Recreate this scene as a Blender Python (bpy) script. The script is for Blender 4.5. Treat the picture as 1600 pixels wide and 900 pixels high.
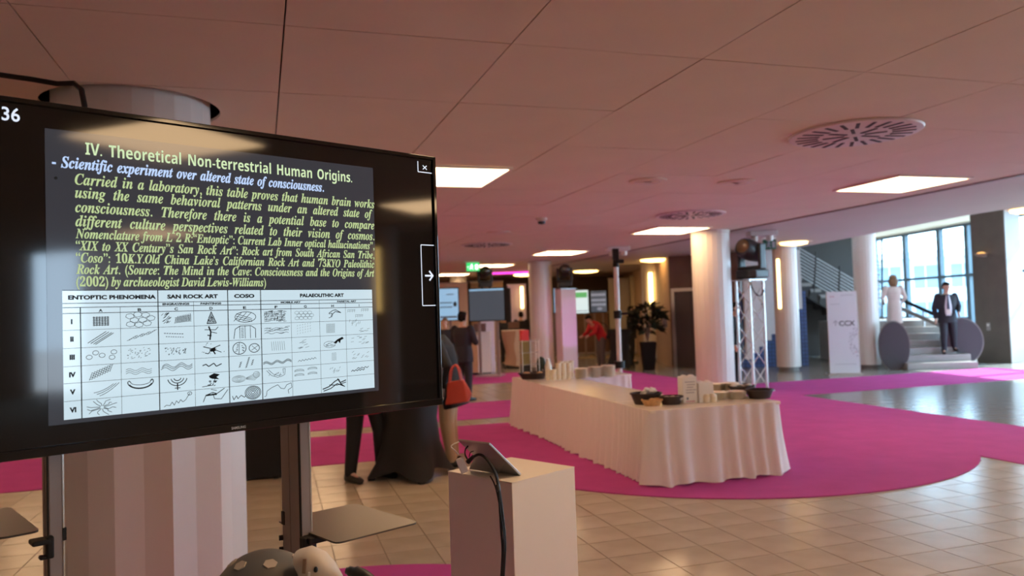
import bpy, bmesh, math, random
from mathutils import Vector, Matrix, Euler
random.seed(7)
PI = math.pi
for o in list(bpy.data.objects): bpy.data.objects.remove(o)
S = bpy.context.scene
COL = S.collection

# ------------------------------------------------------------------ camera
FPX, HC, HCEIL = 1210.0, 1.65, 3.12
cam = bpy.data.objects.new('camera', bpy.data.cameras.new('camera')); COL.objects.link(cam)
CAM_R = Matrix.Rotation(PI/2 + math.atan(40/FPX), 3, 'X') @ Matrix.Rotation(-0.033, 3, 'Z')
cam.matrix_world = Matrix.Translation((0, 0, HC)) @ CAM_R.to_4x4()
cam.data.sensor_width = 36.0; cam.data.lens = FPX/1600*36.0
cam.data.clip_start = 0.05; cam.data.clip_end = 300
cam.data.dof.use_dof = True; cam.data.dof.focus_distance = 2.4; cam.data.dof.aperture_fstop = 3.2
S.camera = cam

# ------------------------------------------------------------------ sky, sun, exposure
W = bpy.data.worlds.new('sky'); S.world = W; W.use_nodes = True
bg = W.node_tree.nodes['Background']
bg.inputs[0].default_value = (0.58, 0.79, 1.0, 1); bg.inputs[1].default_value = 14
sun = bpy.data.objects.new('sun', bpy.data.lights.new('sun', 'SUN')); COL.objects.link(sun)
sun.data.energy = 22; sun.data.angle = 0.009; sun.data.color = (1, .93, .84)
sun.rotation_euler = Vector((-0.75, -0.25, -0.60)).to_track_quat('-Z', 'Y').to_euler()
LAMP_STRENGTH = 12.0
LAMP_COLOR = (1.0, .665, .36)
vs = S.view_settings
vs.view_transform = 'Standard'; vs.look = 'None'; vs.gamma = 1; vs.use_curve_mapping = False
vs.exposure = 0.0

# ------------------------------------------------------------------ materials
MATS = {}
def mat(name, col=(.8, .8, .8), rough=.5, metal=0, spec=.5, emit=None, estr=0, bump=0, bscale=50, var=0, vscale=4, alpha=1, col2=None):
    m = bpy.data.materials.new(name); m.use_nodes = True; MATS[name] = m
    nt = m.node_tree; p = nt.nodes['Principled BSDF']
    p.inputs['Base Color'].default_value = (*col, 1); p.inputs['Roughness'].default_value = rough
    p.inputs['Metallic'].default_value = metal; p.inputs['Specular IOR Level'].default_value = spec
    if emit: p.inputs['Emission Color'].default_value = (*emit, 1); p.inputs['Emission Strength'].default_value = estr
    if alpha < 1: p.inputs['Alpha'].default_value = alpha
    if var or col2:
        tc = nt.nodes.new('ShaderNodeTexCoord'); nz = nt.nodes.new('ShaderNodeTexNoise')
        nz.inputs['Scale'].default_value = vscale; nz.inputs['Detail'].default_value = 4
        rp = nt.nodes.new('ShaderNodeValToRGB'); rp.color_ramp.elements[0].position = .35; rp.color_ramp.elements[1].position = .65
        c2 = col2 or tuple(min(1, c*(1+var)) for c in col); c1 = col if col2 else tuple(c*(1-var) for c in col)
        rp.color_ramp.elements[0].color = (*c1, 1); rp.color_ramp.elements[1].color = (*c2, 1)
        nt.links.new(tc.outputs['Object'], nz.inputs['Vector']); nt.links.new(nz.outputs['Fac'], rp.inputs['Fac']); nt.links.new(rp.outputs['Color'], p.inputs['Base Color'])
    if bump:
        tc = nt.nodes.new('ShaderNodeTexCoord'); nz = nt.nodes.new('ShaderNodeTexNoise'); nz.inputs['Scale'].default_value = bscale
        bp = nt.nodes.new('ShaderNodeBump'); bp.inputs['Strength'].default_value = bump; bp.inputs['Distance'].default_value = .01
        nt.links.new(tc.outputs['Object'], nz.inputs['Vector']); nt.links.new(nz.outputs['Fac'], bp.inputs['Height']); nt.links.new(bp.outputs['Normal'], p.inputs['Normal'])
    return m
mat('tile', (.46, .385, .30), .22, var=.09, vscale=2.5, bump=.05, bscale=18)
mat('tile_grey', (.25, .24, .23), .2, var=.10, vscale=2.5, bump=.04, bscale=18)
mat('grout', (.22, .17, .12), .8)
mat('carpet', (.52, .075, .315), .95, spec=.1, bump=.5, bscale=260, var=.05, vscale=3)
mat('ceiling_panel', (.76, .64, .53), .85, var=.02, vscale=1.5, bump=.08, bscale=200)
mat('plenum', (.03, .02, .02), .9)
mat('soffit', (.58, .49, .47), .7, var=.02, vscale=1)
mat('cream', (.74, .66, .52), .7, var=.02)
mat('lamp', (1, .95, .85), .5, emit=LAMP_COLOR, estr=LAMP_STRENGTH)
mat('lamp_frame', (.8, .75, .7), .4)
mat('column', (.70, .64, .60), .32, var=.02, vscale=1.5)
mat('column_foot', (.2, .18, .17), .5)
mat('steel', (.55, .53, .52), .35, metal=.9)
mat('alu', (.33, .27, .26), .4, metal=.4)
mat('alu_edge', (.8, .78, .76), .25, metal=.6)
mat('black', (.012, .011, .012), .55, spec=.3)
mat('black_gloss', (.010, .009, .010), .05, spec=.6)
mat('black_matte', (.014, .012, .013), .8)
mat('dark_plastic', (.03, .027, .027), .45)
mat('slide', (.012, .012, .014), .06, emit=(.75, .80, 1), estr=.045)
mat('chart', (.05, .06, .06), .06, emit=(.66, .84, .94), estr=.86)
mat('ink', (.006, .010, .016), .3, spec=.2)
mat('ink_soft', (.05, .07, .08), .3, spec=.2, emit=(.3, .4, .45), estr=.35)
mat('text_green', (.1, .12, .05), .4, emit=(.60, .78, .38), estr=.78)
mat('text_pale', (.1, .12, .05), .4, emit=(.66, .86, .52), estr=.9)
mat('text_blue', (.1, .12, .2), .4, emit=(.50, .68, 1.0), estr=.95)
mat('text_white', (.2, .2, .2), .4, emit=(.75, .85, 1.0), estr=.95)
mat('logo', (.5, .5, .5), .4, metal=.5)
mat('shelf', (.115, .10, .085), .3, metal=.25)
mat('pedestal', (.70, .63, .56), .45, var=.015)
mat('tablet', (.36, .34, .34), .35, metal=.55)
mat('cloth', (.80, .72, .70), .8, bump=.12, bscale=40)
mat('tabletop', (.90, .82, .70), .2, var=.02)
mat('china', (.86, .77, .62), .3)
mat('roll_beige', (.60, .55, .48), .5)  # dull greyish beige of the bread rolls beside the menu box
mat('wicker', (.045, .028, .024), .65, bump=.6, bscale=120)
mat('bread', (.62, .36, .16), .7, var=.15, vscale=30)
mat('paper', (.82, .80, .77), .6)
mat('red_box', (.80, .05, .06), .4)
mat('olive', (.25, .18, .05), .5)
mat('green_dark', (.012, .035, .022), .5)
mat('clear', (.9, .9, .9), .08, alpha=.35)
mat('skin', (.62, .36, .26), .5)
mat('suit', (.020, .019, .028), .8)
mat('suit_black', (.012, .011, .013), .85)
mat('shirt', (.75, .78, .86), .7)
mat('tie', (.05, .06, .10), .6)
mat('hair', (.016, .012, .010), .85, spec=.1)
mat('hair_blonde', (.20, .105, .045), .6, var=.2, vscale=25)
mat('beige_coat', (.66, .55, .50), .8)
mat('khaki', (.50, .36, .22), .8)
mat('red_top', (.55, .02, .03), .8)
mat('grey_trousers', (.13, .11, .11), .85)
mat('denim', (.03, .03, .05), .85)
mat('shoe', (.012, .010, .010), .35)
mat('red_bag', (.52, .06, .035), .45, var=.06, vscale=8)
mat('eye', (.02, .015, .01), .2)
mat('lip', (.42, .17, .15), .5)
mat('stone_dark', (.115, .095, .08), .5, var=.08, vscale=3)
mat('stone_light', (.30, .27, .26), .5, var=.05, vscale=3)
mat('stair_stone', (.33, .30, .29), .55, var=.05, vscale=4)
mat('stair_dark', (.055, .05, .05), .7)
mat('disc_grey', (.085, .085, .10), .45)
mat('disc_rim', (.30, .28, .28), .4)
mat('frame_blue', (.07, .12, .16), .4)
mat('rail', (.66, .68, .72), .35, metal=.4)
mat('wood_wall', (.20, .115, .085), .5, var=.15, vscale=2)
mat('dark_wall', (.13, .085, .07), .6, var=.1, vscale=1.2)
mat('warm_wall', (.46, .33, .26), .7, var=.05)
mat('door', (.085, .06, .055), .35)
mat('stair_white', (.74, .72, .73), .6)
mat('strip', (1, .9, .6), .4, emit=(1, .66, .22), estr=9)
mat('downlight', (1, .9, .6), .4, emit=(1, .55, .16), estr=9)
mat('sconce', (1, .6, .2), .4, emit=(1, .50, .12), estr=1.6)
mat('magenta_led', (1, .1, .6), .4, emit=(1, .05, .55), estr=2.2)
mat('exit_green', (.02, .25, .08), .4, emit=(.05, .75, .20), estr=1.1)
mat('exit_white', (.8, .9, .8), .4, emit=(.8, 1, .8), estr=2.0)
mat('exit_dim', (.01, .12, .06), .5)
mat('screen_blue', (.05, .06, .08), .1, emit=(.32, .55, .78), estr=.85)
mat('screen_dark', (.02, .022, .028), .08, emit=(.30, .34, .42), estr=.20)
mat('screen_white', (.1, .1, .1), .1, emit=(.72, .85, .85), estr=.95)
mat('screen_green', (.1, .1, .1), .1, emit=(.08, .50, .16), estr=.8)
mat('screen_grey', (.1, .1, .1), .1, emit=(.30, .33, .42), estr=.6)
mat('kiosk', (.76, .65, .58), .35)
mat('kiosk_lit_tint', (.80, .58, .38), .4)  # warm light on one counter flank, put into the colour
mat('kiosk_wood', (.52, .33, .25), .5)
mat('lit_post', (.80, .70, .78), .7)
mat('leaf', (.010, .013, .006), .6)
mat('pot', (.014, .009, .008), .8, spec=.1)
mat('soil', (.03, .02, .015), .9)
mat('helmet', (.115, .10, .085), .55)
mat('helmet_spot', (.50, .41, .33), .6)
mat('visor', (.62, .52, .42), .45)
mat('visor_brown', (.30, .19, .12), .5)
mat('vent_white', (.70, .60, .60), .45)
mat('vent_dark', (.02, .015, .015), .6)
mat('facade', (.55, .60, .66), .7)
mat('facade_dark', (.16, .24, .32), .4)
mat('pavement', (.45, .45, .45), .8)
mat('mullion', (.55, .52, .5), .5)
mat('banner', (.80, .80, .84), .6)
mat('banner_ink', (.05, .05, .06), .6)
mat('banner_pink', (.55, .12, .22), .6)
mat('banner_grey', (.42, .40, .45), .6)
mat('lens', (.05, .04, .03), .08, spec=.9)
mat('lens_amber', (.22, .12, .05), .2)
# blue mosaic wall
def mosaic():
    m = mat('mosaic', (.05, .09, .25), .35); nt = m.node_tree; p = nt.nodes['Principled BSDF']
    tc = nt.nodes.new('ShaderNodeTexCoord'); br = nt.nodes.new('ShaderNodeTexBrick')
    mp = nt.nodes.new('ShaderNodeMapping'); mp.inputs['Rotation'].default_value = (PI/2, 0, 0)
    br.offset = 0; br.inputs['Scale'].default_value = 1; br.inputs['Brick Width'].default_value = .1; br.inputs['Row Height'].default_value = .1; br.inputs['Mortar Size'].default_value = .008
    br.inputs['Color1'].default_value = (.045, .085, .24, 1); br.inputs['Color2'].default_value = (.06, .11, .30, 1); br.inputs['Mortar'].default_value = (.03, .04, .08, 1)
    nt.links.new(tc.outputs['Object'], mp.inputs['Vector']); nt.links.new(mp.outputs['Vector'], br.inputs['Vector']); nt.links.new(br.outputs['Color'], p.inputs['Base Color'])
mosaic()
def glass():
    m = bpy.data.materials.new('glass'); m.use_nodes = True; MATS['glass'] = m; nt = m.node_tree
    nt.nodes.remove(nt.nodes['Principled BSDF']); out = nt.nodes['Material Output']
    tr = nt.nodes.new('ShaderNodeBsdfTransparent'); tr.inputs[0].default_value = (.86, .95, .98, 1)
    gl = nt.nodes.new('ShaderNodeBsdfGlossy'); gl.inputs['Roughness'].default_value = .02
    lw = nt.nodes.new('ShaderNodeLayerWeight'); lw.inputs[0].default_value = .2; fr = nt.nodes.new('ShaderNodeMath'); fr.operation = 'MULTIPLY'; fr.inputs[1].default_value = .25; nt.links.new(lw.outputs['Facing'], fr.inputs[0]); mx = nt.nodes.new('ShaderNodeMixShader')
    nt.links.new(fr.outputs[0], mx.inputs[0]); nt.links.new(tr.outputs[0], mx.inputs[1]); nt.links.new(gl.outputs[0], mx.inputs[2]); nt.links.new(mx.outputs[0], out.inputs[0])
glass()

# ------------------------------------------------------------------ mesh helpers
class MB:
    def __init__(s): s.v = []; s.f = []
    def add(s, vs_, fs_):
        b = len(s.v); s.v += [tuple(v) for v in vs_]; s.f += [tuple(i+b for i in f) for f in fs_]; return s
    def box(s, c, d, rot=None):
        x, y, z = d[0]/2, d[1]/2, d[2]/2
        pts = [Vector(p) for p in ((-x,-y,-z),(x,-y,-z),(x,y,-z),(-x,y,-z),(-x,-y,z),(x,-y,z),(x,y,z),(-x,y,z))]
        if rot: 
            R = Euler(rot).to_matrix(); pts = [R @ p for p in pts]
        return s.add([p + Vector(c) for p in pts], [(3,2,1,0),(4,5,6,7),(0,1,5,4),(1,2,6,5),(2,3,7,6),(3,0,4,7)])
    def prism(s, poly, z0, z1, top_scale=None):
        n = len(poly)
        A = sum(poly[i][0]*poly[(i+1)%n][1]-poly[(i+1)%n][0]*poly[i][1] for i in range(n))
        if A < 0: poly = list(reversed(poly))
        v = [(x, y, z0) for x, y in poly] + [(x, y, z1) for x, y in poly]
        return s.add(v, [tuple(reversed(range(n))), tuple(range(n, 2*n))] + [(i, (i+1)%n, n+(i+1)%n, n+i) for i in range(n)])
    def prism_xz(s, poly, y0, y1):     # polygon in x,z extruded along y
        n = len(poly)
        A = sum(poly[i][0]*poly[(i+1)%n][1]-poly[(i+1)%n][0]*poly[i][1] for i in range(n))
        if A < 0: poly = list(reversed(poly))
        v = [(x, y0, z) for x, z in poly] + [(x, y1, z) for x, z in poly]
        return s.add(v, [tuple(range(n)), tuple(reversed(range(n, 2*n)))] + [(i, n+i, n+(i+1)%n, (i+1)%n) for i in range(n)])
    def lathe(s, prof, n=24, c=(0,0,0), phase=0, sx=1, sy=1):
        v = []; f = []; m = len(prof)
        for i in range(n):
            a = 2*PI*i/n + phase
            for r, z in prof: v.append((c[0]+sx*r*math.cos(a), c[1]+sy*r*math.sin(a), c[2]+z))
        for i in range(n):
            j = (i+1) % n
            for k in range(m-1): f.append((i*m+k, j*m+k, j*m+k+1, i*m+k+1))
        if prof[0][0] > 1e-6: f.append(tuple(i*m for i in reversed(range(n))))
        if prof[-1][0] > 1e-6: f.append(tuple(i*m+m-1 for i in range(n)))
        return s.add(v, f)
    def cyl(s, p, q, r1, r2=None, n=12):
        r2 = r1 if r2 is None else r2; p = Vector(p); q = Vector(q); d = (q-p).normalized()
        a = d.orthogonal().normalized(); b = d.cross(a); v = []
        for r, o in ((r1, p), (r2, q)):
            for i in range(n): t = 2*PI*i/n; v.append(o + a*(r*math.cos(t)) + b*(r*math.sin(t)))
        return s.add(v, [tuple(reversed(range(n))), tuple(range(n, 2*n))] + [(i, (i+1)%n, n+(i+1)%n, n+i) for i in range(n)])
    def tube(s, pts, r, n=8):
        pts = [Vector(p) for p in pts]; v = []; f = []; m = len(pts); up = None
        for k, p in enumerate(pts):
            d = (pts[min(k+1, m-1)] - pts[max(k-1, 0)]).normalized()
            if up is None: up = d.orthogonal().normalized()
            a = (up - d*up.dot(d)); a = a.normalized() if a.length > 1e-5 else d.orthogonal().normalized(); up = a; b = d.cross(a)
            rr = r[k] if isinstance(r, (list, tuple)) else r
            for i in range(n): t = 2*PI*i/n; v.append(p + a*(rr*math.cos(t)) + b*(rr*math.sin(t)))
        for k in range(m-1):
            for i in range(n): f.append((k*n+i, k*n+(i+1)%n, (k+1)*n+(i+1)%n, (k+1)*n+i))
        f.append(tuple(reversed(range(n)))); f.append(tuple((m-1)*n+i for i in range(n)))
        return s.add(v, f)
    def ell(s, c, r, rot=None, n=12, m=8):
        R = Euler(rot).to_matrix() if rot else None; v = []; f = []
        for k in range(1, m):
            t = PI*k/m
            for i in range(n):
                a = 2*PI*i/n; v.append(Vector((r[0]*math.sin(t)*math.cos(a), r[1]*math.sin(t)*math.sin(a), r[2]*math.cos(t))))
        v.append(Vector((0, 0, r[2]))); v.append(Vector((0, 0, -r[2]))); T = len(v)-2; B = len(v)-1
        if R: v = [R @ p for p in v]
        v = [p + Vector(c) for p in v]
        for k in range(m-2):
            for i in range(n): f.append((k*n+i, (k+1)*n+i, (k+1)*n+(i+1)%n, k*n+(i+1)%n))
        for i in range(n): f.append((T, i, (i+1)%n)); f.append((B, (m-2)*n+(i+1)%n, (m-2)*n+i))
        return s.add(v, f)
    def cap(s, p, q, r1, r2, n=12):    # tapered capsule
        p = Vector(p); q = Vector(q); d = q-p; L = d.length; d.normalize(); pts = []; rr = []
        for k in range(4): t = PI/2*(k/4); pts.append(p - d*(r1*math.cos(t))); rr.append(max(r1*math.sin(t), .0008))
        pts.append(p); rr.append(r1); pts.append(q); rr.append(r2)
        for k in range(1, 5): t = PI/2*(k/4); pts.append(q + d*(r2*math.sin(t))); rr.append(max(r2*math.cos(t), .0008))
        return s.tube(pts, rr, n)
    def loft(s, rings, side=(1,0,0), n=20, p=2.0):   # rings: (pos, rx, ry); side gives the ring's x axis
        side = Vector(side); v = []; f = []; m = len(rings)
        for k, (c, rx, ry) in enumerate(rings):
            c = Vector(c); d = (Vector(rings[min(k+1, m-1)][0]) - Vector(rings[max(k-1, 0)][0])).normalized()
            a = (side - d*side.dot(d)).normalized(); b = d.cross(a)
            for i in range(n):
                t = 2*PI*i/n; ct, st = math.cos(t), math.sin(t)
                v.append(c + a*(rx*math.copysign(abs(ct)**(2/p), ct)) + b*(ry*math.copysign(abs(st)**(2/p), st)))
        for k in range(m-1):
            for i in range(n): f.append((k*n+i, k*n+(i+1)%n, (k+1)*n+(i+1)%n, (k+1)*n+i))
        f.append(tuple(reversed(range(n)))); f.append(tuple((m-1)*n+i for i in range(n)))
        return s.add(v, f)
    def mesh(s, name, smooth=False):
        me = bpy.data.meshes.new(name); me.from_pydata(s.v, [], s.f); me.validate(); me.update()
        if smooth:
            me.polygons.foreach_set('use_smooth', [True]*len(me.polygons))
            try: me.set_sharp_from_angle(angle=math.radians(45))
            except Exception: pass
        return me
    def build(s, name, m, parent=None, smooth=False, loc=None, rz=None, bevel=0):
        me = s.mesh(name, smooth); me.materials.append(MATS[m])
        o = bpy.data.objects.new(name, me); COL.objects.link(o)
        if parent is not None: o.parent = parent
        if loc is not None: o.location = loc
        if rz is not None: o.rotation_euler = (0, 0, rz)
        if bevel:
            b = o.modifiers.new('bevel', 'BEVEL'); b.width = bevel; b.segments = 2; b.limit_method = 'ANGLE'
        return o
def tag(o, label=None, cat=None, group=None, kind=None):
    if label: o['label'] = label
    if cat: o['category'] = cat
    if group: o['group'] = group
    if kind: o['kind'] = kind
    return o
def empty(name, loc=(0,0,0), rz=0, label=None, cat=None, group=None):
    o = bpy.data.objects.new(name, None); COL.objects.link(o); o.location = loc; o.rotation_euler = (0, 0, rz); o.empty_display_size = .1
    return tag(o, label, cat, group)
def copy_tree(o, parent=None):
    c = o.copy(); COL.objects.link(c); c.parent = parent
    for ch in list(o.children): copy_tree(ch, c)
    return c
def EA(a, b, deg=17.0):
    c, s_ = math.cos(math.radians(deg)), math.sin(math.radians(deg)); return (a*c - b*s_, a*s_ + b*c)
def project(P):
    q = CAM_R.transposed() @ (Vector(P) - Vector((0, 0, HC)))
    if q.z > -.1: return None
    return (800 + FPX*q.x/-q.z, 450 - FPX*q.y/-q.z)
def at(x, y, z=None, Y=None):
    d = CAM_R @ Vector(((x-800)/FPX, -(y-450)/FPX, -1))
    t = (z-HC)/d.z if z is not None else Y/d.y
    return Vector((0, 0, HC)) + d*t

# ================================================================== SETTING
# ---- carpets (footprints first: tiles under them are left to the joined field)
def strip(a0, a1, b0, b1): return [EA(a0, b0), EA(a1, b0), EA(a1, b1), EA(a0, b1)]
CIRC = (2.28, 9.58, 2.93); NEARC = (-.80, 3.38, 1.83)
def disc(c, n=96): return [(c[0]+c[2]*math.cos(2*PI*i/n), c[1]+c[2]*math.sin(2*PI*i/n)) for i in range(n)]
carp = [
 ('carpet_circle', disc(CIRC), .0085, 'round magenta carpet under the skirted buffet tables'),
 ('carpet_runner', strip(7.0, 9.03, -4, 17.9), .0065, 'magenta runner crossing to the right frame edge past the buffet'),
 ('carpet_runner', strip(-7, 16.1, 11.95, 14.2), .0075, 'magenta runner leading to the low stairs'),
 ('carpet_runner', strip(-7.5, 3.4, 9.1, 11.3), .0070, 'red-lit magenta runner passing behind the black cocktail table'),
 ('carpet_runner', strip(-6, 9.03, 17.95, 20.7), .0072, 'magenta runner in front of the white kiosk lectern'),
 ('carpet_runner', strip(-4.5, 6, 22.6, 27), .0068, 'farthest magenta runner behind the kiosk counters'),
 ('carpet_circle', disc(NEARC), .0080, 'round magenta carpet edge at the bottom left of the white pedestal'),
]
for nm, poly, h, lab in carp:
    tag(MB().prism(poly, 0.0005, h).build(nm, 'carpet'), lab, 'carpet')
def inpoly(x, y, poly):
    r = False; n = len(poly)
    for i in range(n):
        x1, y1 = poly[i]; x2, y2 = poly[(i+1) % n]
        if (y1 > y) != (y2 > y) and x < (x2-x1)*(y-y1)/(y2-y1)+x1: r = not r
    return r
# ---- floor with tiles
floor = MB().prism([(-16, -12), (17, -12), (17, 40), (-16, 40)], -.12, -.004).build('floor', 'grout'); tag(floor, 'beige square tiled hall floor', None, None, 'structure')
TS = .346
def parea(pts):
    pr = [project(p) for p in pts]
    if any(p is None for p in pr): return 0
    cx = sum(p[0] for p in pr)/4; cy = sum(p[1] for p in pr)/4
    if not (0 <= cx <= 1600 and 0 <= cy <= 900): return 0
    return abs(sum(pr[i][0]*pr[(i+1)%4][1]-pr[(i+1)%4][0]*pr[i][1] for i in range(4)))/2
def hidden_floor(P):
    p = project(P)
    if p is None: return True
    x, y = p
    return (98 < x < 385) or (x < 686 and y < 632) or (700 < x < 903 and y > 735) or (67 < x < 100) or (345 < x < 490 and y > 860)
cand = []
for i in range(-30, 52):
    for j in range(-6, 84):
        a, b = i*TS + .005, j*TS - .02
        x, y = EA(a+TS/2, b+TS/2)
        if y < 1.5 or y > 27 or abs(x) > .8*y + 2: continue
        under = any(inpoly(x, y, c[1]) for c in carp)
        q = [(*EA(a+u*TS, b+v*TS), 0) for u, v in ((0,0),(1,0),(1,1),(0,1))]
        cand.append((0 if under or hidden_floor((x, y, 0)) else parea(q), a, b))
cand.sort(reverse=True)
g = .0035
tm = MB().prism([(-TS/2+g, -TS/2+g), (TS/2-g, -TS/2+g), (TS/2-g, TS/2-g), (-TS/2+g, TS/2-g)], -.010, 0).mesh('tile'); tm.materials.append(MATS['tile'])
tg = tm.copy(); tg.materials.clear(); tg.materials.append(MATS['tile_grey'])
def grey(a, b): return a > 8.9 or (b > 14.1 and a > 5.0)   # the stair hall is paved in grey
for k, (ar, a, b) in enumerate(cand[:300]):
    o = bpy.data.objects.new('tile', tg if grey(a, b) else tm); COL.objects.link(o); o.parent = floor
    x, y = EA(a+TS/2, b+TS/2); o.location = (x, y, random.uniform(-.0004, .0002)); o.rotation_euler = (random.uniform(-.0012, .0012), random.uniform(-.0012, .0012), math.radians(17))
fm = MB(); fg = MB()
for ar, a, b in cand[300:]:
    (fg if grey(a, b) else fm).prism([EA(a+g, b+g), EA(a+TS-g, b+g), EA(a+TS-g, b+TS-g), EA(a+g, b+TS-g)], -.010, random.uniform(-.0004, 0))
tag(fm.build('tile_field', 'tile', floor), kind='stuff'); tag(fg.build('tile_field', 'tile_grey', floor), 'grey tiles of the stair hall', kind='stuff')

# ---- ceiling: dark plenum slab with square panels hung below it
ceil = MB().prism([EA(-14, -11, 18), EA(8.72, -11, 18), EA(8.72, 36, 18), EA(-14, 36, 18)], HCEIL+.35, HCEIL+.5).build('ceiling', 'plenum')
tag(ceil, 'suspended hall ceiling of large square panels', None, None, 'structure')
CS = 1.19; g = .004
NEAR_COL = (-2.52, 5.19)
cc = []
for i in range(-12, 8):
    for j in range(-13, 28):
        a, b = .14 + i*CS, 3.96 + j*CS
        if a + CS > 8.72: w_ = 8.70 - a
        else: w_ = CS
        if w_ < .05: continue
        q = [(*EA(a+u*w_, b+v*CS, 18), HCEIL) for u, v in ((0,0),(1,0),(1,1),(0,1))]
        cc.append((parea(q), a, b, w_))
cc.sort(reverse=True)
pmesh = {}
cut = MB().lathe([(.552, -1), (.552, 1)], 48, (NEAR_COL[0], NEAR_COL[1], HCEIL)).build('hole_cutter', 'plenum')
def panel_mesh(w_):
    k = round(w_, 3)
    if k not in pmesh:
        me = MB().prism([(g, g), (w_-g, g), (w_-g, CS-g), (g, CS-g)], 0, .02).mesh('panel'); me.materials.append(MATS['ceiling_panel']); pmesh[k] = me
    return pmesh[k]
rest = MB(); cutpan = []
for k, (ar, a, b, w_) in enumerate(cc):
    P = EA(a, b, 18); ctr = EA(a+w_/2, b+CS/2, 18)
    near = math.hypot(ctr[0]-NEAR_COL[0], ctr[1]-NEAR_COL[1]) < 1.5
    if k < 296 or near:
        o = bpy.data.objects.new('panel', panel_mesh(w_)); COL.objects.link(o); o.parent = ceil
        o.location = (P[0], P[1], HCEIL + random.uniform(-.001, .002)); o.rotation_euler = (random.uniform(-.001, .001), random.uniform(-.001, .001), math.radians(18))
        if near: cutpan.append(o)
    else:
        rest.prism([EA(a+g, b+g, 18), EA(a+w_-g, b+g, 18), EA(a+w_-g, b+CS-g, 18), EA(a+g, b+CS-g, 18)], HCEIL, HCEIL+.02)
tag(rest.build('panel_field', 'ceiling_panel', ceil), kind='stuff')
for o in cutpan:
    md = o.modifiers.new('hole', 'BOOLEAN'); md.object = cut; md.operation = 'DIFFERENCE'; md.solver = 'EXACT'
bpy.context.view_layer.update(); dg = bpy.context.evaluated_depsgraph_get()
for o in cutpan:
    me = bpy.data.meshes.new_from_object(o.evaluated_get(dg)); o.modifiers.clear(); o.data = me
bpy.data.objects.remove(cut)
# dark strip painting the gap shadow at the ceiling edge, plaster soffit towards the window front, higher ceiling beyond it
tag(MB().prism([EA(8.70, -11, 18), EA(8.78, -11, 18), EA(8.78, 36, 18), EA(8.70, 36, 18)], HCEIL-.012, HCEIL+.5).build('trim_1', 'wood_wall'), 'dark strip painting the shadow gap along the ceiling edge', None, None, 'structure')
e2 = [(11.2, -9), (9.6, 5), (8.35, 12.6), (8.03, 13.7), (7.75, 17), (7.48, 20), (7.2, 24), (6.6, 36)]
sof = [EA(8.78, -9, 18), EA(8.78, 34, 18)] + list(reversed(e2))
tag(MB().prism(sof, HCEIL-.005, HCEIL+.9).build('soffit', 'soffit'), 'smooth plaster soffit beside the panel ceiling', None, None, 'structure')
tag(MB().prism(e2 + [(12.4, 38), (13.15, 29.6), (17.85, -10.4), (11.6, -12)], 3.92, 4.1).build('ceiling_window', 'cream'), 'higher cream ceiling over the stair hall', None, None, 'structure')

# ---- ceiling lamps (square luminous panels)
def lamp_tree():
    r = empty('ceiling_lamp')
    f = MB()
    for sx, sy, dx, dy in ((-.545, 0, .03, 1.12), (.545, 0, .03, 1.12), (0, -.545, 1.06, .03), (0, .545, 1.06, .03)): f.box((sx, sy, -.011), (dx, dy, .022))
    f.build('frame', 'lamp_frame', r)
    MB().box((0, 0, -.009), (1.06, 1.06, .012)).build('diffuser', 'lamp', r)
    return r
lamps = [
 ((1.88, 7.9), 'square ceiling lamp partly hidden behind the right edge of the big television'),
 ((7.66, 7.68), 'large square ceiling lamp beside the soffit edge at right'),
 ((7.33, 12.85), 'square ceiling lamp in front of the thick white column'),
 ((7.05, 17.8), 'square ceiling lamp above the black moving head on the lit post'),
 ((6.66, 22.3), 'small far square ceiling lamp to the right of the exit sign'),
 ((6.53, 26.9), 'farthest small ceiling lamp left of the green exit sign'),
 ((1.9, 2.35), None), ((2.88, -1.0), None), ((7.33, -1.0), None), ((7.66, 3.2), None),
 ((1.7, 12.9), None), ((1.5, 17.8), None), ((1.3, 22.8), None), ((-3.9, 7.9), None), ((-4.2, 13), None), ((-4.4, 18), None), ((-3.6, -5.8), None), ((2.2, -6.0), None), ((7.5, -6.0), None), ((-9, 5), None), ((-9, 13), None)]
L0 = lamp_tree()
for k, ((a, b), lab) in enumerate(lamps):
    o = L0 if k == 0 else copy_tree(L0)
    x, y = EA(a, b, 18); o.location = (x, y, HCEIL-.001); o.rotation_euler = (0, 0, math.radians(18))
    tag(o, lab or 'square ceiling lamp out of view above the hall', 'ceiling lamp', 'square ceiling lamps')
    if not lab: o['group'] = 'ceiling lamps out of view'

# ---- round slotted ceiling vents
def vent_tree():
    r = empty('ceiling_vent')
    MB().lathe([(0, 0), (.52, 0), (.545, -.004), (.535, -.018), (.50, -.022), (.0, -.020)], 48).build('face_plate', 'vent_white', r, True)
    sl = MB().box((0, 0, 0), (.16, .030, .006)).mesh('slot'); sl.materials.append(MATS['vent_dark'])
    def slot(rad, ang, sc):
        o = bpy.data.objects.new('slot', sl); COL.objects.link(o); o.parent = r; o.location = (rad*math.cos(ang), rad*math.sin(ang), -.0225); o.rotation_euler = (0, 0, ang); o.scale = (sc, 1, 1)
    for k in range(8): slot(.17, 2*PI*k/8, 1.1)
    for k in range(24): slot(.39, 2*PI*(k+.5)/24, 1.15)
    return r
V0 = vent_tree()
for k, (x, y, lab) in enumerate([(3.016, 6.68, 'large round slotted ceiling vent nearest the camera at upper right'), (2.84, 12.13, 'round ceiling vent in the middle distance behind the large vent'), (-.50, 16.2, 'far round ceiling vent to the right of the big television')]):
    o = V0 if k == 0 else copy_tree(V0)
    o.location = (x, y, HCEIL-.001); o.rotation_euler = (0, 0, .3); tag(o, lab, 'ceiling vent', 'round ceiling vents')
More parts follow.
